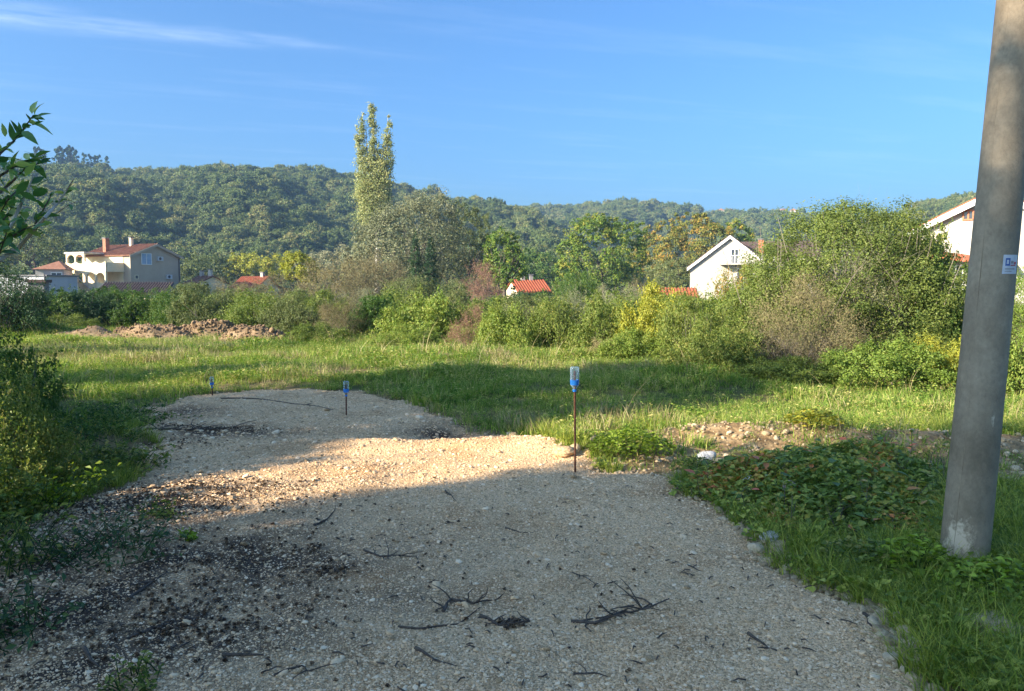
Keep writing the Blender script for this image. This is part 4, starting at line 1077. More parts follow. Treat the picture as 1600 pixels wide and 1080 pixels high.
# ------------------------------------------------------------------ shrubs
def dome_lobes(rn, n, lumps=.22, H=.6, core=.36, smin=.38, zmax=1.05):
    l = [((0, 0, H * .42), (core, core, H * .42 * core / .36))]
    for i in range(n):
        a = rn.uniform(0, 6.28); r = .46 * math.sqrt(rn.uniform(.02, 1)); z = rn.uniform(.12, zmax) * H * (1 - (r / .5) ** 2 * .55)
        s = rn.uniform(smin, 1) * min(lumps, H * .42); l.append(((r * math.cos(a), r * math.sin(a), max(z, s * .7)), (s, s, s * .95)))
    return l
SHRUB = {}
def shoots_mesh(seed, n, h=.35, top=.55):
    rn = random.Random(seed); mb = MB()
    for i in range(n):
        a = rn.uniform(0, 6.28); r = rn.uniform(0, .42); p = Vector((r * math.cos(a), r * math.sin(a), top * .45)); L = top * .6 * (1 - r * .9) + rn.uniform(.0, h)
        d = Vector((math.cos(a) * r * .7, math.sin(a) * r * .7, 1)).normalized()
        pts = [p + d * L * t + Vector((rn.gauss(0, .012), rn.gauss(0, .012), 0)) * t for t in (0, .5, 1)]
        mb.tube(pts, [.0022, .0016, .0008], 3, cap=False)
    return mb.mesh('shoots')
def stems_mesh(seed, n, lev=2, spread=.45, rad=.018, L=.35):
    rn = random.Random(seed); mb = MB()
    for i in range(n):
        a = rn.uniform(0, 6.28); r = rn.uniform(.02, .16); d = Vector((math.cos(a) * rn.uniform(.2, .9), math.sin(a) * rn.uniform(.2, .9), 1)).normalized()
        grow(mb, Vector((r * math.cos(a), r * math.sin(a), -.03)), d, L * rn.uniform(.7, 1.1), rad * rn.uniform(.6, 1), lev, rn, 3, 3, 3, spread, .12)
    me = mb.mesh('stems')
    return me
for i in range(3):
    rn = random.Random(300 + i)
    SHRUB['dense%d' % i] = (crown_mesh('foliage', dome_lobes(rn, 20, .17), 20000, .022, 310 + i, .55, sprigs=120, clump=.4, per=30, depth=.5), stems_mesh(i, 7, 1), None)
    SHRUB['loose%d' % i] = (crown_mesh('foliage', dome_lobes(rn, 26, .15), 16000, .021, 320 + i, .5, sprigs=160, clump=.5, per=22, depth=.7), stems_mesh(10 + i, 12, 2, rad=.010, L=.26), shoots_mesh(20 + i, 46, .12, .42))
    SHRUB['twiggy%d' % i] = (crown_mesh('foliage', dome_lobes(rn, 26, .15), 13000, .015, 330 + i, .4, sprigs=160, clump=.55, per=12, depth=.85), stems_mesh(30 + i, 22, 3, spread=.62, rad=.0055, L=.22), None)
    SHRUB['low%d' % i] = (crown_mesh('foliage', dome_lobes(rn, 44, .11, .34), 20000, .018, 340 + i, .65, sprigs=200, clump=.55, per=20, depth=.6), stems_mesh(50 + i, 10, 1, L=.14, rad=.008), None)
def round_lobes(rn, n, rx=.40, rz=.60):
    l = []
    for i in range(n):
        a = rn.uniform(0, 6.28); u = rn.uniform(0, 1); zz = rz * u; rr = rx * math.sqrt(1 - u * u) * rn.uniform(.86, 1.05); s = rn.uniform(.075, .125)
        l.append(((rr * math.cos(a), rr * math.sin(a), zz * rn.uniform(.92, 1.04) + .05), (s, s, s)))
    return l
SHRUB['fine0'] = (crown_mesh('foliage', round_lobes(random.Random(351), 95), 118000, .0095, 351, .55, sprigs=0, clump=.5, per=60, depth=.6), stems_mesh(60, 16, 3, rad=.006), shoots_mesh(61, 60, .13, .6))
SHRUB['finetwig0'] = (crown_mesh('foliage', dome_lobes(random.Random(352), 40, .14, .8), 24000, .0105, 352, .45, sprigs=300, sl=(.05, .16), clump=.6, per=10, depth=.85), stems_mesh(62, 40, 3, spread=.62, rad=.0032, L=.27), None)
def extent(me):
    v = np.empty(len(me.vertices) * 3, np.float32); me.vertices.foreach_get('co', v); v = v.reshape(-1, 3)
    return float(np.percentile(np.abs(v[:, :2]), 97)), float(np.percentile(v[:, 2], 97 if len(v) < 400000 else 99.3))
EXT = {k: extent(v[0]) for k, v in SHRUB.items()}
def shrub(label, px, base, wpx, top, kind, mat, D=None, name='shrub', rz=None, bark='bark_grey', depth=1.0, group=None, cat='shrub', loc=None):
    if loc is None:
        if D is None: g = gnd(px, base); x, y = g.x, g.y
        else: p = at(px, 450, D); x, y = p.x, p.y
    else: x, y = loc
    k = y / F; w = wpx * k; z0 = tz(x, y); h = max(.15, 1.6 + (450 - top) * k - z0)
    t = empty(name, (x, y, z0), random.uniform(0, 6.28) if rz is None else rz, label, cat, group)
    fo, stm, sh = SHRUB[kind]
    for nm, me, mt in (('foliage', fo, mat), ('stems', stm, bark), ('shoots', sh, bark)):
        if me is None: continue
        o = link(nm, me, mt, t)
        if nm != 'foliage': o['kind'] = 'stuff'
        o.scale = (w / 2 / EXT[kind][0] * .95, w / 2 / EXT[kind][0] * depth * .95, h / EXT[kind][1])
    return t
S = shrub
# front row along the field
S('olive bush just right of the dark hedge', 322, 516, 95, 458, 'dense0', 'leaf_olive')
S('green bush below the red-roofed house in the thicket', 395, 523, 110, 462, 'dense1', 'leaf_bramble')
S('grey-green bush behind the right end of the earth heaps', 452, 525, 100, 466, 'loose0', 'leaf_olive')
S('tangled bush with dead brown stems left of the bright bramble', 532, 530, 95, 472, 'twiggy0', 'leaf_brown')
S('dark green bramble at the foot of the brown thicket', 588, 527, 100, 466, 'dense2', 'leaf_green')
S('wide bright green bramble bank below the two cypresses', 672, 535, 150, 470, 'low0', 'leaf_bright')
S('dry reddish-brown bush at the field edge right of the bright bramble', 738, 548, 80, 482, 'twiggy1', 'leaf_red_brown')
S('yellow-green bramble in front of the yellowish tree', 800, 553, 105, 486, 'low1', 'leaf_bright')
S('mixed green bush below the red-roofed house with pale chimneys', 868, 552, 110, 472, 'loose1', 'leaf_bramble')
S('dark-stemmed green bush below the sycamore', 945, 556, 110, 470, 'dense0', 'leaf_bramble')
S('bright yellow-green bush below the low bright red roof', 1025, 560, 120, 460, 'low2', 'leaf_yellow_green')
S('green bush left of the white gable house foot', 1085, 570, 120, 468, 'loose2', 'leaf_bramble')
S('pale straw-coloured dry clump standing in the grass', 942, 564, 48, 531, 'twiggy2', 'grass_dry')
S('low bright weed bank behind the straw-coloured clump', 990, 566, 110, 520, 'low0', 'leaf_bright')
S('low green weed bank left of the big bush foot', 1110, 590, 130, 515, 'low1', 'leaf_bramble')
S('low leafy weed bank at the field edge below the dry reddish bush', 640, 545, 120, 512, 'low2', 'leaf_bright')
S('low weed bank right of the earth heaps', 500, 535, 90, 508, 'low1', 'leaf_bramble')
# second row
S('olive shrub between the tan house and the red roofs', 296, 0, 90, 446, 'dense2', 'leaf_olive', D=42)
S('sprawling pale bare-branched shrub before the red-roofed house', 362, 0, 75, 440, 'twiggy0', 'leaf_brown', D=44)
S('brown twiggy shrub left of the yellow-green tree', 425, 0, 100, 434, 'twiggy1', 'leaf_brown', D=48)
S('wide brown leafless thicket left of the grey-brown tree', 520, 0, 140, 410, 'twiggy2', 'leaf_brown', D=52)
S('brown leafless thicket at the foot of the grey-brown tree', 588, 0, 120, 402, 'twiggy0', 'leaf_brown', D=54)
S('olive shrub behind the wide bright bramble bank', 640, 0, 110, 440, 'loose1', 'leaf_olive', D=40)
S('yellowish shrub at the foot of the cypresses', 690, 0, 90, 446, 'dense1', 'leaf_olive', D=40)
S('reddish leafless shrub left of the yellowish tree', 748, 0, 95, 416, 'twiggy1', 'leaf_red_brown', D=50)
S('dark low shrub at the foot of the yellowish tree', 800, 0, 80, 462, 'dense0', 'leaf_dark', D=34)
S('green shrub hiding the wall of the house with pale chimneys', 850, 0, 95, 462, 'loose0', 'leaf_green', D=40)
S('upright green shoots growing before the sycamore', 900, 0, 70, 430, 'loose2', 'leaf_green', D=42)
S('grey twiggy shrub below the sycamore trunk', 965, 0, 90, 450, 'twiggy2', 'leaf_grey_green', D=38)
S('grey-brown shrub between sycamore and low bright red roof', 1005, 0, 60, 442, 'twiggy0', 'leaf_brown', D=46)
S('green shrub before the low bright red roof', 1050, 0, 90, 466, 'dense2', 'leaf_bramble', D=32)
S('green shrub at the foot of the white gable house', 1105, 0, 90, 470, 'dense0', 'leaf_green', D=34)
for px, D, w, top, lab in ((300, 98, 60, 446, 'far shrub before the low red-roofed house beside the tan house'), (385, 100, 90, 449, 'far shrub before the red-roofed house in the thicket'), (838, 80, 90, 457, 'far shrub before the house with pale chimneys'), (1062, 72, 80, 463, 'far shrub before the low bright red roof')):
    S(lab, px, 0, w, top, 'dense0', 'leaf_olive', D=D)
# a thicker band between the rows
for px, D, w, top, kd, mt, lab in (
        (350, 33, 110, 462, 'loose1', 'leaf_bramble', 'green bush directly behind the rightmost earth heap'), (440, 34, 120, 460, 'dense0', 'leaf_olive', 'olive bush behind the grey-green bush by the heaps'),
        (500, 33, 110, 458, 'loose2', 'leaf_bramble', 'green bush before the wide brown thicket'), (560, 34, 110, 455, 'twiggy1', 'leaf_grey_green', 'grey twiggy bush left of the dark green bramble'),
        (622, 30, 120, 458, 'dense1', 'leaf_bramble', 'full green bush behind the wide bramble bank, left part'), (700, 29, 130, 460, 'loose0', 'leaf_olive', 'olive bush behind the wide bramble bank, right part'),
        (765, 27, 110, 468, 'dense2', 'leaf_bramble', 'green bush behind the dry reddish-brown bush'), (832, 26, 110, 466, 'loose2', 'leaf_olive', 'olive bush between the yellow-green bramble and the mixed bush'),
        (905, 25, 120, 460, 'twiggy0', 'leaf_grey_green', 'grey twiggy bush behind the mixed green bush'), (985, 24, 130, 462, 'dense1', 'leaf_bramble', 'green bush behind the dark-stemmed bush'),
        (1055, 22, 140, 468, 'loose1', 'leaf_bramble', 'loose green bush right of the bright yellow-green bush'), (1130, 20, 150, 468, 'dense0', 'leaf_bright', 'bright bush just left of the huge bush'),
        (1150, 15.5, 140, 505, 'low0', 'leaf_bramble', 'low leafy mound before the left flank of the huge bush'), (870, 21, 120, 500, 'low1', 'leaf_bramble', 'low leafy mound before the mixed green bush'),
        (760, 20.5, 120, 508, 'low2', 'leaf_bright', 'low leafy mound before the yellow-green bramble'), (580, 26, 120, 500, 'low0', 'leaf_bramble', 'low leafy mound before the dark green bramble')):
    S(lab, px, 0, w, top, kd, mt, D=D)
for px, D, w, top, lab in ((235, 33, 110, 459, 'rear hedge bush behind the right part of the shaded hedge'), (175, 33, 110, 457, 'rear hedge bush behind the middle of the shaded hedge'), (115, 33, 110, 458, 'rear hedge bush left of the terraces'),
                           (290, 30, 70, 470, 'rounded bush closing the right end of the shaded hedge'), (55, 32, 100, 462, 'rear hedge bush around the kiosk foot')):
    S(lab, px, 0, w, top, 'dense1', 'leaf_green', D=D)
# left hedge in shade
for i, (px, D, w, top, kd, mt, lab) in enumerate((
        (265, 31, 85, 464, 'dense1', 'leaf_green', 'dark hedge bush at the right end of the shaded hedge'), (205, 31.5, 95, 461, 'dense0', 'leaf_green', 'dark hedge bush before the outbuilding'),
        (145, 31, 95, 459, 'dense2', 'leaf_dark', 'dark hedge bush before the tan house terraces'), (85, 30.5, 95, 462, 'dense1', 'leaf_green', 'dark hedge bush below the utility kiosk'),
        (25, 30, 95, 466, 'dense0', 'leaf_dark', 'dark hedge bush at the left end of the shaded hedge'), (15, 24, 120, 424, 'loose0', 'leaf_dark', 'thin-leaved shrub screening the long pale building'),
        (110, 28.5, 80, 494, 'low1', 'leaf_bramble', 'low bramble in front of the shaded hedge'), (-40, 27, 110, 470, 'dense2', 'leaf_green', 'dark bush at the very left edge behind the hummock'))):
    S(lab, px, 0, w, top, kd, mt, D=D)
# the big bush at right and its neighbours
S('huge rounded green bush with tall bare shoots, left of the pole', 1322, 0, 350, 326, 'fine0', 'leaf_privet', D=16.6)
S('leafy green flank of the huge bush under the white gable house', 1195, 0, 150, 425, 'loose0', 'leaf_bright', D=18.0)
S('grey-brown leafless thicket at the front foot of the huge bush', 1250, 584, 185, 440, 'finetwig0', 'leaf_brown')
S('grey twiggy thicket in the middle front of the huge bush', 1340, 574, 150, 420, 'finetwig0', 'leaf_grey_green')
S('dark green bush with yellowish top beside the pole', 1432, 572, 170, 424, 'dense1', 'leaf_green')
S('small orange-leaved shrub before the white gable house balcony', 1160, 0, 80, 424, 'loose2', 'leaf_autumn', D=24)
S('yellow-green shrub under the orange-leaved shrub', 1175, 0, 110, 455, 'low2', 'leaf_yellow_green', D=21)
S('upper right green shoulder of the huge bush before the hidden white house', 1435, 0, 150, 372, 'dense2', 'leaf_privet', D=18)
S('low bright ivy bank between the thicket and the pole', 1385, 604, 200, 540, 'low0', 'leaf_bright')
S('low bright ivy bank just left of the pole', 1475, 600, 150, 535, 'low1', 'leaf_yellow_green')
S('tall green bush right of the pole', 1640, 0, 210, 418, 'fine0', 'leaf_bright', D=12.5)
S('low green bush at the right edge behind the pole', 1600, 612, 150, 520, 'low2', 'leaf_bright')
S('low weeds in front of the leafless thicket', 1230, 602, 150, 562, 'low2', 'leaf_bramble')

# left foreground bushes
S('sunlit leafy bush at the left edge above the bright weeds', -25, 0, 210, 610, 'dense1', 'leaf_bramble', D=5.9)
S('taller shaded bush behind the sunlit one at the left edge', -60, 0, 250, 520, 'loose1', 'leaf_green', D=7.6)
S('leafy bush at the left border beside the litter', -110, 0, 260, 690, 'dense0', 'leaf_bramble', D=4.9)
S('tall shaded bush low at the left border', -40, 0, 220, 590, 'dense2', 'leaf_green', D=9.0)

# trees standing outside the picture on the left, whose shade lies over the pad and field
sv, nv = Vector((.88, .47, 0)), Vector((-.47, .88, 0))
def shade_tree(label, u0, u1, v, h, seed, n=9000, leaf=.16, w=None):
    c = sv * v + nv * ((u0 + u1) / 2); hw_ = (u1 - u0) / 2; rn = random.Random(seed)
    lob = [((0, 0, h * .5), (hw_ * .72,) * 2 + (h * .46,))]
    for i in range(14):
        a = rn.uniform(0, 6.28); z = rn.uniform(.12, .85); r = hw_ * rn.uniform(.35, .62) * (1.1 - .5 * max(0, z - .5)); s_l = hw_ * rn.uniform(.28, .42)
        lob.append(((r * math.cos(a), r * math.sin(a), max(z * h, s_l)), (s_l, s_l, h * .14)))
    t = empty('boundary_tree', (c.x, c.y, 0), 0, label, 'tree', 'trees along the left boundary')
    link('trunk', trunk_mesh(h * .4, h * .022, seed, L=h * .3), 'bark', t)
    link('crown', crown_mesh('crown', lob, n, leaf, seed, .6, clump=.4, per=40, depth=.8), 'leaf_green', t)
shade_tree('tall boundary tree out of view behind the camera', -6.0, 0.6, -18, 12.8, 1, 18000, .28)
shade_tree('tall boundary tree out of view left of the camera', -1.2, 3.9, -18, 13.0, 2, 18000, .26)
shade_tree('tall boundary tree out of view between the two tallest and the strip', 1.6, 5.7, -20, 13.2, 12, 18000, .26)
shade_tree('boundary tree out of view beside the sunlit strip', 2.2, 5.95, -15, 9.8, 3, 15000, .22)
shade_tree('boundary tree out of view just past the sunlit strip', 7.3, 11.4, -14, 10.6, 4, 17000, .22)
shade_tree('boundary tree out of view shading the middle field', 9.2, 13.1, -14, 10.2, 5, 16000, .22)
shade_tree('low boundary tree out of view shading the field hollow', 13.5, 16.9, -12, 7.2, 6)
shade_tree('boundary tree out of view shading the far field', 19.5, 23.3, -10, 6.1, 7)
shade_tree('low boundary tree out of view shading the dark heap', 27.2, 31, -9, 4.1, 8)
shade_tree('broad boundary tree out of view shading the left hedge', 33.0, 41.0, -11, 6.2, 9)

# ------------------------------------------------------------------ earth heaps
def heap(label, px, base, wpx, top, seed, mat='earth_pile', nst=140, ss=.09, wob=.5):
    g = gnd(px, base); k = g.y / F; w = wpx * k / 2; h = max(.2, 1.6 + (450 - top) * k - tz(g.x, g.y)) * 1.3; dpt = w * .55
    t = empty('earth_heap', (g.x, g.y + dpt * .7, tz(g.x, g.y + dpt * .7)), 0, label, 'earth heap')
    n = 34; V = []; 
    hf = lambda x, y: h * np.clip(1 - (x / w) ** 2 - (y / dpt) ** 2, 0, 1) ** .8 * (1 - wob + 2 * wob * fnoise(x * 1.6 + seed, y * 1.6, 4)) - .05
    a = np.linspace(-1, 1, n); XX, YY = np.meshgrid(a * w * 1.05, a * dpt * 1.05)
    ii = np.arange(n * n).reshape(n, n); q = np.stack([ii[:-1, :-1].ravel(), ii[:-1, 1:].ravel(), ii[1:, 1:].ravel(), ii[1:, :-1].ravel()], 1)
    link('heap', np_mesh('heap', np.stack([XX.ravel(), YY.ravel(), hf(XX, YY).ravel()], 1), q, smooth=True), mat, t)
    rng = np.random.default_rng(seed); P = rng.uniform(-1, 1, (nst * 2, 2)); P = P[(P ** 2).sum(1) < .95] * np.array([w, dpt]); m = len(P); s = np.exp(rng.normal(math.log(ss), .5, m))
    o = scatter('rubble', CLOD_C, np.stack([P[:, 0], P[:, 1], hf(P[:, 0], P[:, 1]) + s * .2], 1), rng.uniform(0, 6.28, (m, 3)), s, rng.integers(0, 5, m), t)
heap('dark shaded earth heap below the left hedge', 130, 533, 160, 517, 3, nst=150, ss=.03)
heap('tan rubble heap in sun left of centre of the heaps', 228, 532, 160, 509, 5, nst=700, ss=.036)
heap('stony heap with grey slabs in the middle of the heaps', 312, 530, 130, 507, 7, nst=700, ss=.045)
heap('rightmost tan earth heap at the field edge', 390, 538, 125, 515, 9, nst=600, ss=.034)

# ------------------------------------------------------------------ concrete pole
def pole():
    g = gnd(1505, 884); zb = tz(g.x, g.y)
    t = empty('utility_pole', (g.x, g.y, zb), 0, 'blotchy grey concrete utility pole leaning right in the foreground', 'utility pole')
    H, n, m = 9.0, 48, 90; lean = math.tan(R(3.05))
    V, q, worn = [], [], []
    for j in range(m + 1):
        z = -.3 + (H + .3) * (j / m) ** 1.25; r = .127 - .0058 * z
        for i in range(n):
            a = 2 * math.pi * i / n
            V.append((r * math.cos(a) + lean * max(z, -.3), r * math.sin(a), z))
            w = 0.0
            ca = math.cos(a - R(-115)); cb = math.cos(a - R(-50))
            w = max(w, .62 * math.exp(-(max(z - .03, 0) / .08) ** 2), .56 * math.exp(-((z - .16) / .2) ** 2) * max(math.cos(a - R(-140)), 0) ** 2)
            for zc_, sz, aa, amp in ((.86, .05, -85, .62), (1.0, .035, -85, .55), (.80, .03, -78, .5)): w = max(w, amp * math.exp(-((z - zc_) / sz) ** 2 - ((a - R(360 + aa)) / .12) ** 2))
            worn.append(w)
    for j in range(m):
        for i in range(n): q.append([j * n + i, j * n + (i + 1) % n, (j + 1) * n + (i + 1) % n, (j + 1) * n + i])
    link('shaft', np_mesh('shaft', np.array(V), np.array(q), smooth=True, extra=[('worn', worn)]), 'pole_concrete', t)
    rn = random.Random(4); mb = MB(); a = R(-148)
    pts = []
    for j in range(60):
        z = .1 + j * .14; r = .127 - .0058 * z + .0003; aa = a + rn.gauss(0, .02) + .05 * math.sin(z * 2.1)
        pts.append((r * math.cos(aa) + lean * z, r * math.sin(aa), z))
    mb.tube(pts, [rn.choice((.0002, .0003, .0008, .0014, .0026)) for _ in pts], 5)
    mb.build('mould_seam', 'old_wood', t)
    MB().tube([(lean * 9, 0, 8.7), (lean * 9 + .002, 0, 9.05)], [.076, .05], 20).build('cap', 'plaster_grey', t)
    # sticker curved round the shaft
    def patch(a0, a1, z0, z1, mat, name, par, off):
        W_, Hn = 8, 3; V, q = [], []
        for j in range(Hn + 1):
            for i in range(W_ + 1):
                z = z0 + (z1 - z0) * j / Hn; aa = R(a0 + (a1 - a0) * i / W_); r = .127 - .0058 * z + off
                V.append((r * math.cos(aa) + lean * z, r * math.sin(aa), z))
        for j in range(Hn):
            for i in range(W_): b = j * (W_ + 1) + i; q.append([b, b + 1, b + W_ + 2, b + W_ + 1])
        return link(name, np_mesh(name, np.array(V), np.array(q), smooth=True), mat, par)
    st_ = patch(-99, -52, 1.664, 1.768, 'sticker_paper', 'sticker', t, .002)
    patch(-93, -80, 1.708, 1.750, 'sticker_blue', 'emblem', st_, .0032); patch(-90, -84, 1.718, 1.740, 'sticker_paper', 'emblem', st_, .0044)
    patch(-78, -61, 1.708, 1.7135, 'sticker_red', 'lettering', st_, .0032); patch(-67, -59, 1.716, 1.730, 'sticker_red', 'lettering', st_, .0032)
    patch(-78, -69, 1.720, 1.735, 'sticker_grey', 'lettering', st_, .0032); patch(-93, -63, 1.688, 1.694, 'sticker_grey', 'lettering', st_, .0032); patch(-93, -73, 1.676, 1.680, 'sticker_grey', 'lettering', st_, .0032)
    return t
pole()

# ------------------------------------------------------------------ marker stakes with bottles
def stake(px, py, top, label, bh=.215, lean=0.0):
    g = gnd(px, py); z0 = pz(g.x, g.y); k = g.y / F; H = (py - top) * k * 1.0
    t = empty('marker_stake', (g.x, g.y, z0), 0, label, 'stake', 'bottle-topped stakes on the gravel')
    r = .009
    bar = MB(); m = 40
    bar.tube([(lean * H * i / m, 0, -.15 + (H - .04 + .15) * i / m) for i in range(m + 1)], [r * (1.12 if i % 2 else .95) for i in range(m + 1)], 8)
    bar.build('rod', 'rust', t, smooth=True)
    x = lean * H; zb = H - bh
    def lathe(pr, name, mat, par, n=18, smooth=True):
        mb = MB()
        for (ra, za), (rb, zb_) in zip(pr, pr[1:]):
            for i in range(n):
                a, b = 2 * math.pi * i / n, 2 * math.pi * (i + 1) / n
                mb.poly([(x + ra * math.cos(a), ra * math.sin(a), za), (x + ra * math.cos(b), ra * math.sin(b), za), (x + rb * math.cos(b), rb * math.sin(b), zb_), (x + rb * math.cos(a), rb * math.sin(a), zb_)])
        me = mb.mesh(name, smooth); import bmesh as _b
        bm = _b.new(); bm.from_mesh(me); _b.ops.remove_doubles(bm, verts=bm.verts, dist=1e-5); bm.to_mesh(me); bm.free()
        return link(name, me, mat, par)
    s = bh / .215
    pr = [(.014, .0), (.0145, .022), (.022, .035), (.035, .055), (.0385, .07), (.0385, .10), (.036, .106), (.0385, .112), (.036, .135), (.0385, .142), (.0385, .195), (.034, .21), (.012, .212)]
    bo = lathe([(a * s, zb + b * s) for a, b in pr], 'bottle', 'clear_bottle', t)
    lathe([(a * s + .0006, zb + b * s) for a, b in pr[3:6]], 'label_band', 'blue_plastic', bo)
    lathe([(.0165 * s, zb - .002), (.0165 * s, zb + .018 * s)], 'cap', 'blue_plastic', bo)
    return t
stake(899, 742, 573, 'tall rusty stake capped by an upturned bottle, nearest of the three', .215, -.012)
stake(541, 652, 597, 'short stake with blue bottle in the middle of the gravel', .19, .01)
stake(332, 624, 594, 'shortest stake with blue bottle at the far left edge of the gravel', .16, -.01)

# ------------------------------------------------------------------ branches and scraps on the gravel
def stick(name, label, pxs, r, mat, side=0, seed=0, lift=.0, slen=.12, cat='branch', arch=0.0, upr=.15):
    rn = random.Random(seed); P = [gnd(*p) for p in pxs]; t0 = P[0]
    pts = []
    for a, b in zip(P, P[1:]):
        for f in (0, .33, .66): pts.append(a.lerp(b, f))
    pts.append(P[-1]); N = len(pts) - 1
    pts = [Vector((p.x + rn.gauss(0, r * .6), p.y + rn.gauss(0, r * .6), pz(p.x, p.y) + r * .8 + lift + arch * math.sin(math.pi * i / N))) for i, p in enumerate(pts)]
    root = empty(name, (pts[0].x, pts[0].y, pts[0].z), 0, label, cat); o = pts[0].copy()
    mb = MB(); mb.tube([p - o for p in pts], [r * (1.1 - .75 * i / N) for i in range(N + 1)], 6)
    mb.build('stem', mat, root)
    for i in range(side):
        j = rn.randint(1, N); a = rn.uniform(0, 6.28); L = slen * rn.uniform(.5, 1.4); m2 = MB(); q = [pts[j] - o]
        d = Vector((math.cos(a), math.sin(a), rn.uniform(0, upr * 2)))
        for s in range(3):
            d = (d + Vector((rn.gauss(0, .35), rn.gauss(0, .35), rn.gauss(-.05, .15)))).normalized(); e = q[-1] + d * L / 3
            w = e + o; e.z = max(e.z, pz(w.x, w.y) + r * .4 - o.z); q.append(e)
        m2.tube(q, [r * .55, r * .45, r * .35, r * .2], 5); m2.build('twig', mat, root)
    return root
C_ = 'charred_wood'
stick('dead_branch', 'knotted charred branch with upright twigs on the gravel, left of the long one', [(690, 966), (706, 948), (740, 955), (772, 948)], .0085, C_, 9, 1, slen=.12, upr=.6)
stick('dead_branch', 'long charred branch with many side twigs right of centre on the gravel', [(888, 982), (930, 985), (975, 965), (1005, 962), (1048, 950)], .0085, C_, 14, 2, slen=.16, upr=.4)
stick('dead_branch', 'long thin curved stick below the knotted branch', [(622, 990), (665, 992), (715, 982), (752, 960)], .006, C_, 2, 3)
stick('dead_branch', 'forked thin branch in the upper middle of the shaded gravel', [(568, 868), (592, 880), (615, 880), (650, 880)], .0065, C_, 6, 4, slen=.12)
stick('dead_branch', 'short dark stick just below the sunlit strip', [(492, 828), (506, 822), (520, 808)], .008, C_, 2, 5, upr=.4)
stick('dead_branch', 'thick straight charred stick at the lower left', [(348, 1031), (415, 1033)], .0085, C_, 0, 6)
stick('dead_branch', 'short thick stick at the bottom left corner area', [(132, 1028), (152, 1054)], .010, C_, 1, 7)
stick('dead_branch', 'short dark stick near the bottom centre', [(648, 1030), (678, 1044)], .009, C_, 1, 8)
stick('dead_branch', 'small clumped twig right of the thin curved stick', [(752, 972), (778, 988), (828, 982)], .008, C_, 9, 9, slen=.08, upr=.5)
stick('dead_branch', 'short stick toward the lower right of the gravel', [(1170, 998), (1200, 1022)], .008, C_, 1, 10)
stick('dead_branch', 'tiny dark stick near the right gravel edge', [(1352, 968), (1362, 990)], .010, C_, 0, 11)
stick('dead_branch', 'thin stick lying on the right edge of the gravel', [(1290, 928), (1322, 934), (1352, 936)], .006, 'old_wood', 1, 12)
stick('dead_branch', 'slanting dark branch in the dark litter at left', [(200, 950), (228, 930), (262, 905)], .009, C_, 3, 13, upr=.5)
stick('dead_branch', 'thin twig just below the strip, right of the short dark stick', [(695, 775), (706, 782), (712, 792)], .006, C_, 1, 14)
stick('dead_branch', 'short twig in the middle of the shaded gravel', [(790, 833), (812, 840)], .007, C_, 1, 15)
stick('dead_branch', 'thin curved twig right of the middle of the shaded gravel', [(895, 905), (915, 912), (930, 922)], .0045, C_, 1, 16)
stick('dead_branch', 'thin twig below the tall stake, left of the bramble patch', [(1075, 893), (1095, 902)], .005, C_, 1, 17)
stick('dead_branch', 'bent twig at the bottom edge right of centre', [(895, 1062), (930, 1060), (950, 1066)], .005, C_, 1, 18)
stick('dead_branch', 'long thin root crossing the far gravel between the two short stakes', [(345, 628), (400, 630), (460, 637), (520, 646)], .010, C_, 2, 19)
stick('dead_branch', 'dark pile of twigs at the far left of the gravel', [(228, 685), (290, 682), (345, 678), (395, 672)], .011, C_, 12, 20, slen=.3)
stick('dead_branch', 'short pale log leaning behind the tall stake', [(922, 714), (938, 702), (950, 690)], .022, 'old_wood', 0, 21, lift=.03)
stick('dead_branch', 'dry stem across the leaf litter at far left', [(30, 930), (70, 928), (100, 935)], .008, 'old_wood', 2, 22)
stick('dead_branch', 'charred twig left of the thick straight stick', [(195, 1010), (250, 990), (300, 978)], .007, C_, 4, 23)
stick('dead_branch', 'thin twig at the bottom left of the gravel pad', [(430, 1062), (470, 1050), (485, 1058)], .006, C_, 2, 24)
# small dark scraps scattered wide
rng = np.random.default_rng(8); mb = MB(); 
P, d, rg = pad_points(1500, 44); P = P[(d > .15)][:260]
for x, y in P:
    a = rg.uniform(0, 6.28); L = rg.uniform(.015, .07); z = pz(x, y) + .008
    mb.tube([(x, y, z), (x + math.cos(a) * L * .5, y + math.sin(a) * L * .5, z + rg.uniform(0, .01)), (x + math.cos(a) * L, y + math.sin(a) * L + rg.normal(0, .01), z)], [.004, .0035, .0015], 4)
tag(mb.build('twig_scraps', C_), 'tiny dark twig scraps all over the gravel', 'twigs', kind='stuff')

# litter and pale stones
def lump(name, label, px, py, s, mat, seed, cat, flat=.6, sub=3, rough=.6, lift=.2, part=None):
    bm = bmesh.new(); bmesh.ops.create_icosphere(bm, subdivisions=sub, radius=.5); off = seed * 3.7
    for v in bm.verts:
        f = 1 - rough / 2 + rough * float(fnoise(np.array([v.co.x * 3 + off]), np.array([v.co.y * 3 + v.co.z * 2.3]), 3)[0]); v.co *= f
        v.co.z *= flat
    me = bpy.data.meshes.new(name); bm.to_mesh(me); bm.free()
    g = gnd(px, py); o = link(name, me, mat, None, (g.x, g.y, pz(g.x, g.y) + s * lift)); o.scale = (s, s * .85, s); o.rotation_euler = (.2, .1, seed)
    return tag(o, label, cat)
lump('plastic_bag', 'crumpled white plastic scrap at the left of the dark bramble patch', 1168, 776, .075, 'plastic_litter', 1, 'litter', .9, rough=1.3, lift=1.6)
lump('paper_scrap', 'crumpled pinkish paper scrap in the dark bramble patch', 1232, 795, .085, 'paper_litter', 2, 'litter', 1.0, rough=1.3, lift=1.9)
lump('rock', 'pale rock on the gravel edge below the bramble patch', 1202, 848, .12, 'pale_stone', 3, 'rock')
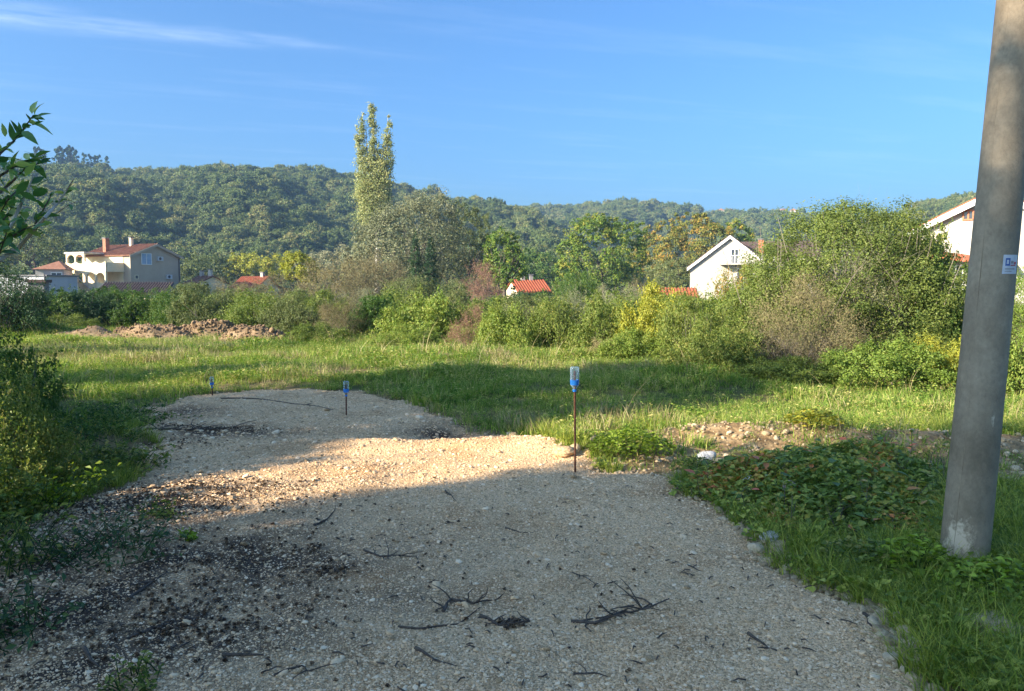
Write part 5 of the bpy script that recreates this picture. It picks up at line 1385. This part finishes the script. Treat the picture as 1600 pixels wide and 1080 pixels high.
lump('rock', 'pale rock on the bare earth, left of the two', 1104, 722, .20, 'pale_stone', 4, 'rock')
lump('rock', 'smaller pinkish rock on the bare earth, right of the two', 1124, 728, .15, 'stone', 5, 'rock')
lump('rock', 'rounded tan rock beside the tall stake', 880, 720, .20, 'pebble', 6, 'rock', .45)
lump('concrete_slab', 'pale flat concrete lump in the grass at the bottom right', 1578, 985, .40, 'stone', 7, 'concrete', .25, rough=1.1, lift=.03)

# ------------------------------------------------------------------ bramble patch and plants on the right
def leaf_mesh(L, aspect, seed, droop=.15):
    rn = random.Random(seed); n = 4; V, q = [], []
    for i in range(n + 1):
        u = i / n; w = L * aspect * .5 * math.sin(math.pi * (u ** .8) * .97 + .05); z = -droop * L * u * u
        V += [(-w, L * u, z + w * .25), (0, L * u, z), (w, L * u, z + w * .25)]
    for i in range(n):
        b = 3 * i; q += [[b, b + 1, b + 4, b + 3], [b + 1, b + 2, b + 5, b + 4]]
    return np_mesh('leaf', np.array(V), np.array(q), np.full(len(V), rn.random()), smooth=True)
g = gnd(1285, 800)
patch_ = empty('bramble_patch', (g.x, g.y, tz(g.x, g.y)), 0, 'dark broad-leaved bramble patch with reddish leaves between gravel and pole', 'bramble')
PATCH = gpoly([(1075, 745), (1160, 730), (1290, 722), (1400, 728), (1485, 740), (1480, 790), (1440, 850), (1330, 860), (1230, 840), (1130, 800), (1070, 765)])
rng = np.random.default_rng(91)
Q = rng.uniform(PATCH.min(0), PATCH.max(0), (40000, 2)); Q = Q[inside(Q, PATCH)][:14500]
ht_ = .05 + .27 * np.clip(edge_dist(Q, PATCH) / .5, 0, 1) * (.35 + 1.0 * fnoise(Q[:, 0] * 3, Q[:, 1] * 3, 3)); zz = ht_ * rng.random(len(Q)) ** .45
Pz = terrain(Q[:, 0], Q[:, 1]) + zz
N = norm(np.array([0, 0, 1.0]) + unit(rng, len(Q)) * .7); ct = fnoise(Q[:, 0] * 4 + 7, Q[:, 1] * 4, 3)
V, Fq = leaf_arrays(np.stack([Q[:, 0], Q[:, 1], Pz], 1) - np.array(patch_.location), N, .05 * (.55 + .8 * rng.random(len(Q))), rng, .6)
link('foliage', np_mesh('foliage', V, Fq, np.repeat(np.clip(.85 * ct + .5 * rng.random(len(Q)) - .08, 0, 1), 4)), 'leaf_patch', patch_)['kind'] = 'stuff'
lv = [leaf_mesh(.075, .62, k) for k in range(6)]
Q2 = Q[:170]; h2_ = ht_[:170]
for i, (x, y) in enumerate(Q2):
    o = link('leaf', lv[i % 6], 'leaf_patch', patch_, Vector((x, y, tz(x, y) + h2_[i] * 1.02)) - patch_.location)
    o.rotation_euler = (random.uniform(-.3, .5), random.uniform(-.4, .4), random.uniform(0, 6.28)); s = random.uniform(.7, 1.35); o.scale = (s, s, s)
mb = MB(); rn = random.Random(5)
for i in range(60):
    j = rn.randrange(len(Q)); x, y = Q[j]; p = Vector((x, y, tz(x, y))) - patch_.location
    grow(mb, p, Vector((rn.gauss(0, .5), rn.gauss(0, .5), 1)).normalized(), rn.uniform(.15, .30), .0035, 1, rn, 4, 3, 2, .6, 0)
mb.build('stems', 'bark', patch_)

def plant(label, px, py, n, h, w, L, mat, seed, aspect=.75, stems=10, name='weed_plant', cat='plant'):
    g = gnd(px, py); t = empty(name, (g.x, g.y, tz(g.x, g.y)), 0, label, cat); rng = np.random.default_rng(seed)
    r = np.sqrt(rng.random(n)) * w; a = rng.uniform(0, 6.28, n); x, y = r * np.cos(a), r * np.sin(a) * .8
    z = h * (1 - (r / w) ** 2 * .7) * rng.random(n) ** .5
    N = norm(np.array([0, 0, 1.0]) + unit(rng, n) * .55)
    V, Fq = leaf_arrays(np.stack([x, y, z + .02], 1), N, L * (.6 + .7 * rng.random(n)), rng, aspect)
    link('foliage', np_mesh('foliage', V, Fq, np.repeat(rng.random(n), 4)), mat, t)
    mb = MB(); rn = random.Random(seed)
    for i in range(stems):
        a = rn.uniform(0, 6.28); q = rn.uniform(.2, .9) * w; mb.tube([(0, 0, -.02), (q * .4 * math.cos(a), q * .4 * math.sin(a), h * .5), (q * math.cos(a), q * math.sin(a) * .8, h * .8)], [.004, .003, .0015], 4)
    mb.build('stems', 'leaf_green', t)
    return t
plant('bright clover-like clump on the earth right of the tall stake', 985, 716, 900, .22, .42, .045, 'leaf_clover', 1)
plant('yellow-green leafy clump on the bank behind the bramble patch', 1270, 695, 420, .16, .3, .05, 'leaf_yellow_green', 2)
plant('bright green leafy clump at the right foot of the pole', 1568, 940, 800, .20, .36, .042, 'leaf_clover', 3)
plant('bright green leafy clump in front of the pole foot', 1430, 905, 420, .24, .24, .05, 'leaf_clover', 4, .6)
plant('green leafy clump on the verge left of the pole', 1340, 890, 360, .16, .28, .04, 'leaf_bramble', 5)
plant('small clover tuft left of the bramble patch', 1085, 735, 260, .12, .22, .035, 'leaf_bramble', 6)
def sprawl(label, px, py, w, h, n, L, mat, seed, aspect=.5, name='weed_plant'):
    """a loose weed: stems of unequal length thrown out from a few roots, leaves set along them"""
    g = gnd(px, py); z0 = pz(g.x, g.y); t = empty(name, (g.x, g.y, z0), 0, label, 'plant'); rng = np.random.default_rng(seed); mb = MB(); P = []
    for i in range(n):
        a = rng.uniform(0, 6.28); r0 = w * .45 * math.sqrt(rng.random()); b = rng.uniform(0, 6.28); ln = rng.uniform(.25, 1) * w * .5; hh = h * rng.uniform(.2, 1.15)
        p0 = Vector((r0 * math.cos(a), r0 * math.sin(a), 0)); p0.z = pz(g.x + p0.x, g.y + p0.y) - z0 - .01
        q = [p0 + Vector((math.cos(b) * ln * f, math.sin(b) * ln * f, hh * (f * 1.6 - f * f * .7))) for f in (0, .35, .7, 1)]
        mb.tube(q, [.003, .0025, .002, .001], 4)
        for k in range(9):
            f = rng.uniform(.15, 1) * 2.999; j = int(f); P.append(q[j].lerp(q[j + 1], f - j) + Vector(rng.normal(0, L * .4, 3)))
    P = np.array([tuple(p) for p in P]); N = norm(np.array([0, 0, .9]) + unit(rng, len(P)) * .8)
    V, Fq = leaf_arrays(P, N, L * (.5 + .9 * rng.random(len(P))), rng, aspect)
    link('foliage', np_mesh('foliage', V, Fq, np.repeat(rng.random(len(P)), 4)), mat, t); mb.build('stems', 'leaf_green', t)
sprawl('bright leafy weed clump at the foot of the left bush', 40, 800, .75, .30, 90, .05, 'leaf_clover', 1)
sprawl('second bright weed clump at the left edge', -40, 835, .8, .4, 90, .05, 'leaf_bramble', 2)
sprawl('dark shaded weed on the litter at left', 165, 872, .75, .22, 70, .035, 'leaf_dark', 3)
sprawl('grass-green weed patch left of the gravel corner', 175, 735, .8, .22, 110, .045, 'leaf_bramble', 4)
sprawl('low green weed patch behind the left gravel corner', 150, 668, 1.4, .22, 120, .05, 'leaf_green', 5)
sprawl('small green weed in the gravel at the bottom left', 212, 1072, .22, .10, 22, .026, 'leaf_bramble', 6)
sprawl('small dark weed at the left border near the bottom', 0, 1000, .5, .25, 45, .04, 'leaf_dark', 7)
sprawl('weedy fringe left of the sunlit strip', 90, 770, .7, .2, 60, .04, 'leaf_bramble', 8)
sprawl('shaded weeds along the far left side of the pad', 120, 705, 1.1, .25, 90, .045, 'leaf_green', 9)
sprawl('tiny weed between litter and gravel, lower left', 300, 850, .14, .07, 10, .03, 'leaf_clover', 10)
sprawl('sparse weed in the dark litter at left', 245, 815, .35, .12, 22, .035, 'leaf_bramble', 11)
sprawl('leafy weeds at the left border above the litter', -20, 900, .7, .35, 60, .045, 'leaf_bramble', 12)
def grass_clump(label, px, py, n, h, w, mat, seed, lean=.5, name='grass_clump'):
    g = gnd(px, py); t = empty(name, (g.x, g.y, tz(g.x, g.y)), 0, label, 'grass clump')
    link('blades', tuft_mesh('blades', n, h, .006, lean, w, seed, 5), mat, t); return t
grass_clump('tall thin grass stems behind the bright clover-like clump', 1005, 700, 70, .42, .16, 'grass_blade', 1, .55)
grass_clump('tall grass clump at the right edge beside the pole', 1592, 850, 110, .34, .16, 'grass_lush', 2, .8)
grass_clump('tall grass clump on the verge below the bramble patch', 1235, 870, 110, .30, .16, 'grass_lush', 3, .9)
grass_clump('grass clump at the bottom right corner of the gravel', 1520, 1060, 120, .26, .2, 'grass_lush', 4, 1.0)
grass_clump('upright pale grass blades just left of the pole foot', 1392, 905, 26, .36, .06, 'grass_blade', 5, .3)
def seedling(label, px, py, h, seed):
    g = gnd(px, py); t = empty('seedling', (g.x, g.y, tz(g.x, g.y)), 0, label, 'seedling'); MB().tube([(0, 0, -.02), (.01, 0, h * .5), (0, .01, h)], [.006, .005, .003], 5).build('stem', 'bark', t)
    rn = random.Random(seed)
    for i in range(12):
        o = link('leaf', lv[i % 6], 'leaf_patch', t, (0, 0, h * (.35 + .65 * i / 11))); o.rotation_euler = (rn.uniform(.1, .7), 0, i * 2.4); s = rn.uniform(.8, 1.2); o.scale = (s, s, s)
seedling('dark upright seedling on the bank left of the pole', 1422, 722, .30, 1)

# ------------------------------------------------------------------ leafy sapling at the upper left, its leaves near the camera
Dn = 2.7
bt = empty('bay_sapling', (-2.55, 2.9, tz(-2.55, 2.9)), 0, 'dark broad-leaved sapling reaching into the upper left corner', 'tree')
o0 = Vector(bt.location)
MB().tube([Vector((0, 0, -.1)), Vector((.05, -.02, .8)), Vector((.12, -.05, 1.4)), Vector((.2, -.08, 2.0))], [.03, .026, .02, .012], 8).build('trunk', 'bark', bt)
bl = [leaf_mesh((.05, .058, .044, .062, .05, .04)[k], (.42, .36, .45, .38, .4, .48)[k], 70 + k, (.2, .5, .1, .35, .6, .3)[k]) for k in range(6)]
rn = random.Random(12)
def bough(pxs, r, leaves, mat='bark_pale', dep=Dn, lsize=1.0, jit=.35):
    P = [o0 + Vector((.13, -.05, 1.35))] if pxs[0][0] <= 5 else []
    P += [at(x, y, dep + rn.uniform(-.1, .1)) for x, y in pxs]
    N = len(P) - 1
    MB().tube([p - o0 for p in P], [r * (1.1 - .8 * i / N) for i in range(N + 1)], 6).build('bough', mat, bt)
    for i in range(leaves):
        f = rn.uniform(1 if pxs[0][0] <= 5 else 0, N - .001) if leaves else 0; j = int(f); p = P[j].lerp(P[j + 1], f - j); d = (P[j + 1] - P[j]).normalized()
        leaf(p, d, lsize, jit)
def leaf(p, d, s=1.0, jit=.35):
    d = (d + Vector((rn.gauss(0, jit), rn.gauss(0, jit), rn.gauss(0.1, jit)))).normalized()
    o = link('leaf', bl[rn.randrange(6)], 'leaf_bay', bt, p - o0); o.rotation_mode = 'QUATERNION'
    q = d.to_track_quat('Y', 'Z'); q = q @ Euler((0, rn.uniform(-1.2, 1.2), 0)).to_quaternion(); o.rotation_quaternion = q; s *= rn.uniform(.75, 1.25); o.scale = (s, s, s)
bough([(0, 240), (20, 222), (38, 200), (52, 180)], .005, 15, 'bark', lsize=1.0, jit=.5)
for p, d in (((50, 178), (0, 1)), ((54, 180), (.3, .95)), ((56, 184), (.9, .4)), ((50, 196), (.95, .2)), ((46, 192), (.8, -.1)), ((20, 220), (-.1, 1)), ((8, 214), (-.1, 1)), ((34, 205), (.5, -.3)), ((18, 228), (-.6, -.5)), ((36, 200), (0.7, .2)), ((30, 212), (-.3, .9))):
    leaf(at(p[0], p[1], Dn), Vector((d[0], rn.uniform(-.3, .3), d[1])), 1.1, .12)
bough([(0, 405), (28, 388), (55, 357), (70, 340), (90, 318), (105, 296), (116, 278)], .0085, 7, lsize=.7)
bough([(70, 342), (90, 332), (110, 318), (135, 312)], .003, 1, lsize=.6)
bough([(15, 358), (30, 325), (42, 300), (52, 275)], .0065, 2)
bough([(0, 300), (18, 285), (40, 262), (66, 254)], .006, 16, 'bark')
bough([(0, 275), (20, 262), (45, 250), (60, 245)], .005, 18, 'bark', jit=.7)
bough([(0, 330), (14, 310), (30, 295), (50, 290)], .005, 16, 'bark', jit=.7)
bough([(0, 350), (12, 335), (22, 318)], .004, 12, 'bark', jit=.7)
bough([(55, 350), (72, 320), (82, 302)], .004, 13, 'bark', jit=.7)
bough([(0, 380), (18, 370), (38, 358), (60, 350)], .005, 16, 'bark', jit=.7)
bough([(0, 395), (8, 370), (15, 350)], .004, 10, 'bark', jit=.7)
for i in range(80):
    leaf(at(rn.uniform(-30, 56) - (i % 3) * 6, rn.uniform(232, 375), Dn + rn.uniform(-.15, .2)), Vector((rn.uniform(-.2, 1), rn.uniform(-.5, .5), rn.uniform(-.3, .6))), 1.1, .4)
lob = [((-.25, 0, 1.9), (.35, .35, .35)), ((-.1, .1, 2.3), (.28, .28, .25)), ((-.5, .1, 1.6), (.3, .3, .3)), ((0.05, 0.05, 1.9), (.3, .25, .35))]
link('crown', crown_mesh('crown', lob, 900, .07, 88, .42, clump=.4, per=14, depth=.8), 'leaf_bay', bt)

# ------------------------------------------------------------------ haze
def haze(density):
    m, n, l = newmat('haze_air'); out = n.new('ShaderNodeOutputMaterial')
    v = n.new('ShaderNodeVolumePrincipled'); v.inputs['Color'].default_value = (.38, .62, 1.0, 1); v.inputs['Density'].default_value = density; v.inputs['Anisotropy'].default_value = 0.1
    l.new(v.outputs[0], out.inputs['Volume'])
    tag(MB().span(-1500, 1500, -1500, 1500, -3, 92).build('haze', 'haze_air'), 'faint bluish haze in the air before the hills', 'haze', kind='stuff')
HAZE = 0.0003
if HAZE: haze(HAZE)
